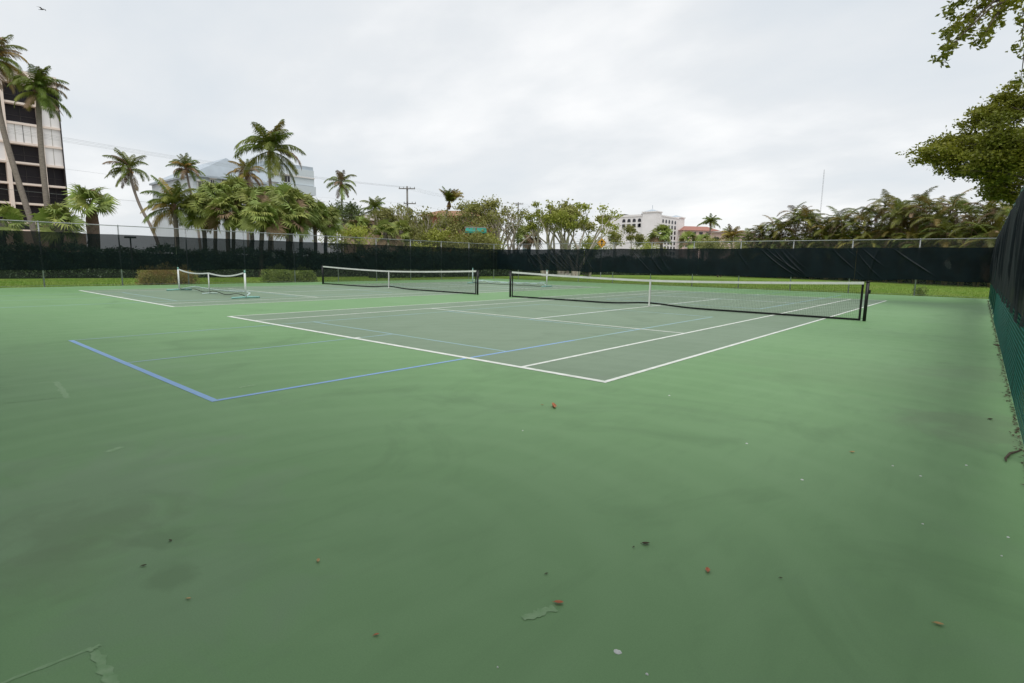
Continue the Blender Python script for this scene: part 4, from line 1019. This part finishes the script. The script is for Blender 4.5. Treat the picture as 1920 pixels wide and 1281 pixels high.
for y, z0, z1, w, kind in ((26.95, 10.2, 12.1, .75, 'a'), (30.2, 11.3, 12.8, .8, 's'), (28.5, 11.0, 12.6, .5, 's'), (31.9, 11.4, 12.85, 1.1, 's'), (33.3, 11.4, 12.8, 1.0, 's'), (39.7, 13.55, 14.5, .9, 's'), (27.1, 6.8, 8.6, .8, 's'), (35.0, 9.0, 10.6, 1.0, 's')):
    xf = -72.98 if z0 < 13.3 else -72.58
    wn = P('window', M['frame_white'], xf, xf + .12, y - w / 2 - .12, y + w / 2 + .12, z0 - .12, z1 + .14)
    P('pane', M['glass'], xf + .10, xf + .14, y - w / 2, y + w / 2, z0, z1, wn)
    P('glazing_bar', M['frame_white'], xf + .13, xf + .16, y - .03, y + .03, z0, z1, wn)
    P('hood', M['stucco_white'], xf + .1, xf + .5, y - w / 2 - .25, y + w / 2 + .25, z1 + .16, z1 + .28, wn)

# white arcaded building far off
O = Vector((-117, 257, 0))
T = thing('white_hotel_block', 'white six storey building with arched windows and towers in the distance', 'building', O)
P = bparts(T, O)
P('wall', M['stucco_white'], -147, -119.0, 257, 288, -.06, 25.6)
P('wing', M['stucco_white'], -119.0, -117, 261, 284, -.06, 25.6)
P('corner_tower', M['stucco_white'], -124.6, -116.6, 256.4, 261.5, -.06, 27.3)
P('end_tower', M['stucco_white'], -124, -116.5, 283.5, 289, -.06, 26.3)
for (a, b, c, d, z) in ((-125.0, -116.2, 256.0, 261.9, 27.3), (-124.4, -116.1, 283.1, 289.4, 26.3)):
    cr = P('cornice', M['stucco_white'], a, b, c, d, z, z + .5)
    h = MB(); xx0, xx1, yy0, yy1 = a - O.x, b - O.x, c - O.y, d - O.y; cx, cy = (xx0 + xx1) / 2, (yy0 + yy1) / 2
    h.v = [(xx0 + .5, yy0 + .5, z + .5), (xx1 - .5, yy0 + .5, z + .5), (xx1 - .5, yy1 - .5, z + .5), (xx0 + .5, yy1 - .5, z + .5), (cx, cy, z + 1.7)]
    h.f = [(0, 1, 4), (1, 2, 4), (2, 3, 4), (3, 0, 4)]
    h.build('tower_roof', M['roof_grey'], T)
MB().tube([(-120.6 - O.x, 259 - O.y, 29.3), (-120.6 - O.x, 259 - O.y, 31)], .12, 6).build('finial', M['roof_grey'], T)
P('parapet', M['stucco_white'], -147.2, -125.1, 256.7, 257.6, 25.6, 26.6); P('parapet', M['stucco_white'], -118, -116.8, 262, 283, 25.6, 26.3)
P('roof_plant', M['frame_dark'], -141, -138, 262, 266, 25.6, 27.6); P('roof_plant', M['frame_dark'], -128.5, -126, 262, 266, 25.6, 27.4)
def arch_window(axis, c, z0, z1, w, arch):
    n = 8; prof = [(-w / 2, z0), (w / 2, z0)]
    if arch: prof += [(w / 2 * math.cos(PI * k / n), z1 - w / 2 + w / 2 * math.sin(PI * k / n)) for k in range(n + 1)]
    else: prof += [(w / 2, z1), (-w / 2, z1)]
    mb = MB(); m_ = len(prof)
    for off in (.0, .12):
        for u, z in prof:
            mb.v.append(((-116.97 + off - O.x), c + u - O.y, z) if axis == 'y' else (c + u - O.x, 256.97 - off - O.y, z))
    mb.f.append(tuple(range(m_, 2 * m_)) if axis == 'y' else tuple(range(2 * m_ - 1, m_ - 1, -1)))
    for k in range(m_):
        j = (k + 1) % m_; mb.f.append((k, j, m_ + j, m_ + k))
    w_ = mb.build('window', M['glass'], T)
for r in range(8):
    zb = 22.6 - 2.72 * r
    for k in range(5):
        arch_window('y', 264.2 + 3.6 * k, zb, zb + 1.75, 1.7, r == 0)
    for k in range(4):
        if r < 2: arch_window('x', -135.5 + 3.0 * k, zb + .3, zb + 2.0, 1.8, r == 0)
    arch_window('x', -143.3, zb - 1.2, zb, 1.9, False) if r in (0, 3) else None
for z in (20.4, 13.0): arch_window('x', -126.2, z, z + 1.7, 1.0, False)

# red roofed building right of it
O = Vector(tuple(gat(1330, 300))); T = thing('red_roofed_building', 'long pale building with red tiled roof right of the white arcaded one', 'building', O, math.atan2(_r0.y, _r0.x) + .15)
z = at(1310, 424, 300).z
MB().bb(-16, 4, 0, 14, -.06, z - 2.6).build('wall', M['stucco_pink'], T)
rf = MB(); rf.v = [(-17, -1, z - 2.6), (5, -1, z - 2.6), (5, 15, z - 2.6), (-17, 15, z - 2.6), (-12, 7, z), (1, 7, z)]; rf.f = [(0, 1, 5, 4), (1, 2, 5), (2, 3, 4, 5), (3, 0, 4), (3, 2, 1, 0)]
rf.build('roof', M['tile_red'], T)
for r in range(3):
    for k in range(5):
        w_ = MB().bb(-14.6 + 3.9 * k, -12.6 + 3.9 * k, -.12, .02, z - 5.0 - 3.2 * r, z - 3.4 - 3.2 * r).build('window', M['glass'], T)
        MB().bb(-14.9 + 3.9 * k, -12.3 + 3.9 * k, -.35, -.005, z - 5.3 - 3.2 * r, z - 5.05 - 3.2 * r).build('sill', M['stucco_white'], w_)
# pink house and low white gate piers behind the far fence
O = gat(1352, 120); T = thing('pink_house', 'pink walled house with low tiled roof behind the far fence', 'house', O, math.atan2(_r0.y, _r0.x) - .3)
z = at(1340, 436, 120).z
MB().bb(-2.4, 6.5, 0, 7, -.06, z).build('wall', M['stucco_pink'], T)
rf = MB(); rf.v = [(-2.9, -.5, z), (7, -.5, z), (7, 7.5, z), (-2.9, 7.5, z), (-.5, 3.5, z + .5), (5, 3.5, z + .5)]; rf.f = [(0, 1, 5, 4), (1, 2, 5), (2, 3, 4, 5), (3, 0, 4), (3, 2, 1, 0)]; rf.build('roof', M['roof_beige'], T)
for x in (-1.2, 1.6, 4.4):
    w_ = MB().bb(x - .5, x + .5, -.1, .02, z - 2.3, z - 1.0).build('window', M['glass'], T); MB().bb(x - .6, x + .6, -.2, -.005, z - 2.45, z - 2.32).build('sill', M['stucco_white'], w_)

# orange tiled house with green awning, beige hipped house
O = gat(850, 100); T = thing('tiled_house', 'orange tiled house roof rising behind the windswept yellow palm', 'house', O, math.atan2(_r0.y, _r0.x))
z = at(850, 406, 100).z; zr = at(832, 392, 100).z
MB().bb(-5.5, 7.5, 0, 9, -.06, z).build('wall', M['stucco_orange'], T)
rf = MB(); rf.v = [(-6.2, -.7, z), (8.2, -.7, z), (8.2, 9.7, z), (-6.2, 9.7, z), (-3.0, 4.5, zr), (3.2, 4.5, zr)]; rf.f = [(0, 1, 5, 4), (1, 2, 5), (2, 3, 4, 5), (3, 0, 4), (3, 2, 1, 0)]; rf.build('roof', M['tile_orange'], T)
O = gat(893, 61); T = thing('garden_kiosk', 'small orange walled kiosk with two green awnings among the trees', 'kiosk', O, math.atan2(_r0.y, _r0.x))
za_ = at(893, 428, 61).z
MB().bb(-1.25, 1.25, 0, 2.6, -.06, za_ + .02).build('wall', M['stucco_orange'], T)
MB().bb(-1.3, 1.3, -.02, 2.7, za_ + .02, za_ + .10).build('roof', M['roof_beige'], T)
for k in (0, 1):
    x = -1.15 + 1.2 * k; aw = MB(); aw.v = [(x, -.01, za_), (x + 1.05, -.01, za_), (x + 1.1, -.8, za_ - .42), (x - .05, -.8, za_ - .42), (x + 1.1, -.8, za_ - .6), (x - .05, -.8, za_ - .6)]; aw.f = [(0, 1, 2, 3), (3, 2, 4, 5), (1, 4, 2), (0, 3, 5)]
    aw.build('awning', M['awning'], T)
    d_ = MB().bb(x + .2, x + .9, -.08, .02, za_ - 2.4, za_ - .3).build('window', M['glass'], T); MB().bb(x + .1, x + 1.0, -.06, -.003, za_ - 2.55, za_ - 2.42).build('sill', M['stucco_white'], d_)
O = gat(690, 115); T = thing('hipped_house', 'beige house with weathered hipped roof beyond the lone coconut palm', 'house', O, math.atan2(_r0.y, _r0.x))
z = at(650, 414, 115).z; zr = at(672, 400, 115).z
MB().bb(-5.0, 9, 0, 9, -.06, z).build('wall', M['stucco_beige'], T)
rf = MB(); rf.v = [(-5.8, -.8, z), (9.8, -.8, z), (9.8, 9.8, z), (-5.8, 9.8, z), (-1.6, 4.5, zr), (5.6, 4.5, zr)]; rf.f = [(0, 1, 5, 4), (1, 2, 5), (2, 3, 4, 5), (3, 0, 4), (3, 2, 1, 0)]; rf.build('roof', M['roof_beige'], T)
for x in (-3.2, 0.5, 4.2): MB().bb(x - .6, x + .6, -.1, .02, z - 2.2, z - .7).build('window', M['glass'], T)

# ---------------------------------------------------------------- utility poles, wires, mast, signs, lamp, car
def upole(label, base, h, arm, rz, low_arm=True):
    T = thing('utility_pole', label, 'utility pole', base, rz, 'utility poles along the road')
    MB().tube([(0, 0, -.06), (0, 0, h * .5), (0, 0, h)], [.19, .16, .12], 8).build('pole', M['pole'], T, True)
    for k, z in enumerate((h - .35, h - 2.4)):
        if k and not low_arm: continue
        a = arm if k == 0 else arm * .75
        c = MB().box((0 if k == 0 else a * .22, -.16, z), (a, .11, .13)).build('crossarm', M['pole'], T)
        for x in (-.46, -.2, .2, .46): MB().tube([(x * a + (0 if k == 0 else a * .22), -.16, z + .06), (x * a + (0 if k == 0 else a * .22), -.16, z + .26)], [.05, .03], 6).build('insulator', M['frame_dark'], c, True)
    MB().tube([(.32, .05, h - 3.9), (.32, .05, h - 3.0)], .2, 8).build('transformer', M['galv'], T, True) if low_arm else None
    return T
P1 = gat(765, 80); P2 = gat(970, 112); h1 = at(765, 352, 80).z; h2 = at(970, 381, 112).z
ax = (P2 - P1).normalized(); rz = math.atan2(_r0.y, _r0.x)
P0 = P1 - ax * 62; P3 = P2 + ax * 50
upole('nearer wooden utility pole with two crossarms right of the lone coconut palm', P1, h1, 2.3, rz)
upole('farther utility pole with short crossarms above the open crowned trees', P2, h2, 2.0, rz)
upole('utility pole outside the left edge carrying the wires over the palms', P0, h1 - 1.5, 2.3, rz)
hs = {0: h1 - 1.5, 1: h1, 2: h2}
for k, (off, dz) in enumerate(((-1.0, -.15), (-.4, -.15), (.4, -.15), (1.0, -.15), (.1, -2.3), (.0, -4.2))):
    mb = MB(); sx = Vector((math.cos(rz), math.sin(rz), 0)) * off
    for (a, ha), (b, hb) in (((P0, hs[0]), (P1, h1)), ((P1, h1), (P2, h2)), ((P2, h2), (P3, h2))):
        pts = []
        for i in range(15):
            s = i / 14; p = a.lerp(b, s) + sx; pts.append((p.x, p.y, ha + (hb - ha) * s + dz - 4 * .75 * s * (1 - s)))
        mb.tube(pts, 0.0055 if k < 5 else .009, 4, cap=False)
    nm = ['first', 'second', 'third', 'fourth', 'fifth', 'lowest'][k]
    tag(mb.build('power_line', M['wire']), '%s overhead wire from the top strung between the utility poles' % nm if k < 5 else 'lowest thick overhead cable strung between the utility poles', 'power line', 'overhead wires')
b = gat(1530, 380); hm = at(1530, 322, 380).z
mm = MB()
for k in range(3):
    a = k * 2 * PI / 3; mm.tube([(math.cos(a) * .32, math.sin(a) * .32, -.06), (math.cos(a) * .3, math.sin(a) * .3, hm)], .035, 4)
for i in range(40):
    for k in range(3):
        a = k * 2 * PI / 3; c = (k + 1) * 2 * PI / 3; z0 = hm * i / 40; z1 = hm * (i + 1) / 40
        mm.tube([(math.cos(a) * .31, math.sin(a) * .31, z0), (math.cos(c) * .31, math.sin(c) * .31, z1)], .022, 3, cap=False)
o = mm.build('radio_mast', M['wire']); o.location = b; tag(o, 'thin grey lattice radio mast rising far behind the areca thicket', 'mast')

# yellow diamond road sign and white street lamp
b = gat(1127, 56); zs = at(1127, 456, 56).z
T = thing('road_sign', 'yellow diamond road sign above the far screen left of the white building', 'road sign', b, math.atan2(_r0.y, _r0.x))
MB().tube([(0, 0, -.06), (0, 0, zs + .55)], .04, 6).build('post', M['galv'], T)
q = .50; MB().quad((0, -.06, zs - q), (q, -.06, zs), (0, -.06, zs + q), (-q, -.06, zs)).quad((-q, -.045, zs), (0, -.045, zs + q), (q, -.045, zs), (0, -.045, zs - q)).build('sign_plate', M['sign_y'], T)
sy = MB()
for a0 in range(4):
    c = [(0, -.065, zs - q + .05), (q - .05, -.065, zs), (0, -.065, zs + q - .05), (-q + .05, -.065, zs)]; e_ = [(0, -.065, zs - q + .09), (q - .09, -.065, zs), (0, -.065, zs + q - .09), (-q + .09, -.065, zs)]
    j = (a0 + 1) % 4; sy.quad(c[a0], c[j], e_[j], e_[a0])
sy.quad((-.06, -.065, zs - .28), (.06, -.065, zs - .28), (.06, -.065, zs + .10), (-.06, -.065, zs + .10)); sy.quad((-.17, -.065, zs + .10), (.17, -.065, zs + .10), (0, -.065, zs + .32))
sy.build('sign_symbol', M['sign_b'], T)
b = gat(1126, 84); T = thing('street_lamp', 'white street lamp post with short curved arm behind the yellow sign', 'street lamp', b, math.atan2(_r0.y, _r0.x))
zl = at(1133, 441, 84).z
MB().tube([(0, 0, -.06), (0, 0, zl - .9), (.12, 0, zl - .4), (.5, 0, zl - .05), (1.0, 0, zl)], [.11, .10, .09, .08, .07], 8).build('post', M['pvc'], T, True)
MB().bb(.85, 1.45, -.12, .12, zl - .08, zl + .06).build('lamp_head', M['pvc'], T)
b = on_x(247, 480, -30.5); b.z = 0; T = thing('garden_lamp', 'slim dark lamp post behind the left screen beside the stout fan palm', 'lamp post', b)
zl = at(247, 446, 37).z
MB().tube([(0, 0, -.06), (0, 0, zl)], .045, 6).build('post', M['frame_dark'], T, True); MB().bb(-.22, .22, -.3, .3, zl, zl + .12).build('lamp_head', M['frame_dark'], T)
b = gat(985, 70); T = thing('notice_board', 'small pale blue board on posts behind the far fence corner', 'notice board', b, rz)
zl = at(985, 452, 70).z
for x in (-.28, .28): MB().tube([(x, 0, -.06), (x, 0, zl)], .03, 6).build('post', M['galv'], T)
MB().bb(-.36, .36, -.05, -.03, zl - 1.3, zl).build('board', M['sky_blue'], T)
b = gat(853, 66); T = thing('flag_banner', 'narrow white and blue banner on a white pole near the green awnings', 'banner', b, rz)
zl = at(853, 440, 66).z
MB().tube([(-.2, 0, -.06), (-.2, 0, zl)], .045, 6).build('pole', M['pvc'], T); MB().bb(-.14, .38, -.012, .012, zl - 1.6, zl - .5).build('cloth', M['sky_blue'], T)

def car(label, b, rz, paint):
    T = thing('parked_car', label, 'car', b, rz, 'cars parked behind the left fence')
    def loft(secs, name, m, par=None):
        mb = MB(); n = len(secs[0])
        for s in secs: mb.v += s
        for i in range(len(secs) - 1):
            for j in range(n):
                k = (j + 1) % n; mb.f.append((i * n + j, i * n + k, (i + 1) * n + k, (i + 1) * n + j))
        mb.f.append(tuple(range(n - 1, -1, -1))); mb.f.append(tuple((len(secs) - 1) * n + j for j in range(n)))
        return mb.build(name, m, par or T, True)
    def sec(x, w, z0, z1): return [(x, -w, z0 + .08), (x, -w * .94, z0), (x, w * .94, z0), (x, w, z0 + .08), (x, w, z1 - .12), (x, w * .88, z1), (x, -w * .88, z1), (x, -w, z1 - .12)]
    loft([sec(-2.2, .72, .36, .74), sec(-2.05, .84, .26, .90), (sec(-1.3, .89, .22, .98)), sec(0, .90, .22, .98), sec(1.0, .89, .22, .97), sec(1.8, .86, .24, .84), sec(2.15, .76, .30, .68)], 'body', paint)
    loft([sec(-1.75, .72, .95, 1.02), sec(-1.15, .68, .95, 1.44), sec(-.3, .68, .95, 1.50), sec(.35, .67, .95, 1.44), sec(1.05, .72, .95, 1.00)], 'cabin', paint)
    for s in (-1, 1):
        g_ = MB(); y = s * .735
        for x0, x1, x2, x3 in ((-1.35, -.42, -.42, -1.08), (-.34, .72, .26, -.34)): g_.quad((x0, y, 1.02), (x1, y, 1.02), (x2, y * .965, 1.36), (x3, y * .965, 1.36))
        g_.build('side_window', M['glass'], T)
        for x in (-1.35, 1.35):
            w_ = MB().tube([(x, s * .70, .32), (x, s * .90, .32)], .32, 16).build('wheel', M['rubber'], T); MB().tube([(x, s * .89, .32), (x, s * .915, .32)], .19, 12).build('rim', M['galv'], w_)
        MB().box((2.06, s * .55, .62), (.16, .3, .14)).build('headlight', M['frame_white'], T); MB().box((-2.14, s * .6, .72), (.1, .24, .16)).build('tail_light', M['tile_red'], T)
    MB().quad((1.02, -.66, 1.01), (1.02, .66, 1.01), (.42, .6, 1.42), (.42, -.6, 1.42)).build('windscreen', M['glass'], T)
car('silver car parked beyond the left fence, roof glinting through the screen', gat(576, 58), rz + .05, M['car'])
car('white car parked left of the silver one behind the dark screen', gat(528, 63), rz + .3, M['pvc'])

# ---------------------------------------------------------------- small things on the court
def leaf(label, px, py, L, m, rot, curl=.35, tilt=.0, seed=0, group='dry leaves on the court', name='dry_leaf'):
    rg = random.Random(seed + px); mb = MB(); n = 7; rows = []
    for i in range(n + 1):
        s = i / n; w = L * .26 * math.sin(PI * min(1, .06 + s * .94)) ** .8; x = (s - .5) * L; z = L * curl * (abs(s - .45) ** 1.6) + .002
        rows.append([(x, -w, z + w * .55 * (1 + curl)), (x, 0, z), (x, w, z + w * .45)])
    for r_ in rows: mb.v += r_
    for i in range(n):
        for j in range(2): k = 3 * i + j; mb.f.append((k, k + 1, k + 4, k + 3))
    k = len(mb.v); mb.tube([(-.5 * L, 0, L * curl * .3), (-.68 * L, 0, L * curl * .42)], L * .018, 4)
    o = mb.build(name, m, None, True); o.scale = (.8, .8, .8); p = on_z(px, py); o.location = (p.x, p.y, .002); o.rotation_euler = (tilt, 0, rot)
    so_ = o.modifiers.new('thickness', 'SOLIDIFY'); so_.thickness = .0008
    tag(o, label, 'leaf', group); return o
leaf('rust brown curled leaf tipped up on the green court before the baseline corner', 1036, 763, .17, M['leaf_brown'], 2.2, .5, .9, 1)
leaf('tiny tan leaf left of the tipped up rust leaf', 1017, 760, .035, M['leaf_tan'], .4, .4, 0, 2)
leaf('red brown leaf lying to the right in the near foreground', 1326, 1071, .052, M['leaf_brown'], 2.0, .4, .2, 3)
leaf('red brown leaf beside a pale scuff in the near foreground', 1048, 1132, .052, M['leaf_brown'], .65, .35, .1, 4)
leaf('small tan leaf near the bottom right of the court', 1760, 1172, .045, M['leaf_tan'], .3, .35, .1, 5)
leaf('small tan leaf on the court short of the right fence', 1598, 849, .05, M['leaf_tan'], .8, .5, .2, 6)
leaf('small rust leaf at lower left centre of the court', 706, 1192, .028, M['leaf_brown'], 1.1, .3, 0, 7)
leaf('small pale rust leaf left of centre on the green court', 596, 1053, .038, M['leaf_tan'], 2.5, .5, .3, 8)
leaf('dark leaf fragment at the lower left of the court', 270, 1062, .03, M['leaf_dark'], 1.2, .3, 0, 9)
leaf('dark leaf fragment above the curved stain on the left', 320, 1015, .03, M['leaf_dark'], .2, .3, 0, 10)
leaf('tan leaf speck below the curved stain on the left', 354, 1124, .026, M['leaf_tan'], .7, .3, 0, 11)
leaf('thin dark curled leaf in the middle foreground', 1211, 1021, .055, M['leaf_dark'], .75, .3, 0, 12)
leaf('dark leaf crumb left of the thin curled leaf', 1188, 1027, .02, M['leaf_dark'], 1.5, .3, 0, 13)
leaf('dark leaf crumb above the pale scuff', 1025, 1077, .022, M['leaf_dark'], .9, .3, 0, 14)
leaf('dark leaf crumb near the right fence', 1857, 787, .07, M['leaf_dark'], .9, .3, 0, 15)
leaf('dark leaf crumb at the far right foreground', 1464, 1085, .02, M['leaf_dark'], .5, .3, 0, 16)
def spot(label, px, py, r, seed):
    rg = random.Random(seed); mb = MB(); n = 14
    pr = [(math.cos(2 * PI * k / n) * r * rg.uniform(.8, 1.15), math.sin(2 * PI * k / n) * r * .8 * rg.uniform(.8, 1.15)) for k in range(n)]
    k = len(mb.v); mb.v += [(x, y, .001) for x, y in pr] + [(x * .6, y * .6, .005) for x, y in pr]
    for i in range(n): j = (i + 1) % n; mb.f.append((i, j, n + j, n + i))
    mb.f.append(tuple(range(n, 2 * n)))
    o = mb.build('bird_dropping', M['white_spot'], None, True); p = on_z(px, py); o.location = (p.x, p.y, 0); tag(o, label, 'bird dropping', 'white spots on the court')
spot('largest white spot on the court at the bottom centre', 1158, 1223, .017, 1); spot('small white spot at the bottom edge right of the largest one', 1213, 1265, .006, 2)
for i, (px, py, r, lb) in enumerate([(980, 808, .011, 'tiny white fleck below the tipped up rust leaf'), (1255, 742, .02, 'faint white fleck below the nearer baseline corner'), (1400, 832, .018, 'white fleck at middle right of the court'), (1504, 900, .018, 'pale fleck right of centre'), (1674, 874, .012, 'white fleck left of a pair near the right fence'), (1726, 893, .014, 'brightest white fleck of those near the right fence'), (1812, 873, .014, 'white fleck nearest the right fence'), (1730, 983, .01, 'pale fleck in the right foreground'), (1878, 1043, .008, 'white fleck at the far right foreground edge'), (1890, 1008, .012, 'pale smear fleck at the right foreground edge'), (933, 1252, .006, 'pale fleck at bottom centre left')]):
    spot(lb, px, py, r * .62, 10 + i)

# bird in the sky
c = at(79, 18, 60); T = thing('flying_bird', 'small dark bird gliding high in the top left sky', 'bird', c, .6)
bm = MB(); bm.tube([(-.26, 0, 0), (-.14, 0, .01), (0, 0, .02), (.12, 0, .02), (.20, 0, .03), (.27, 0, .02)], [.02, .05, .075, .06, .04, .006], 8); bm.quad((-.24, -.02, 0), (-.24, .02, 0), (-.42, .07, 0), (-.42, -.07, 0))
bm.build('body', M['bird'], T, True)
for s in (-1, 1):
    w_ = MB(); w_.quad((.10, s * .04, .03), (-.08, s * .04, .03), (-.06, s * .28, .12), (.14, s * .28, .12)); w_.quad((.14, s * .28, .12), (-.06, s * .28, .12), (-.12, s * .60, .08)); w_.build('wing', M['bird'], T)
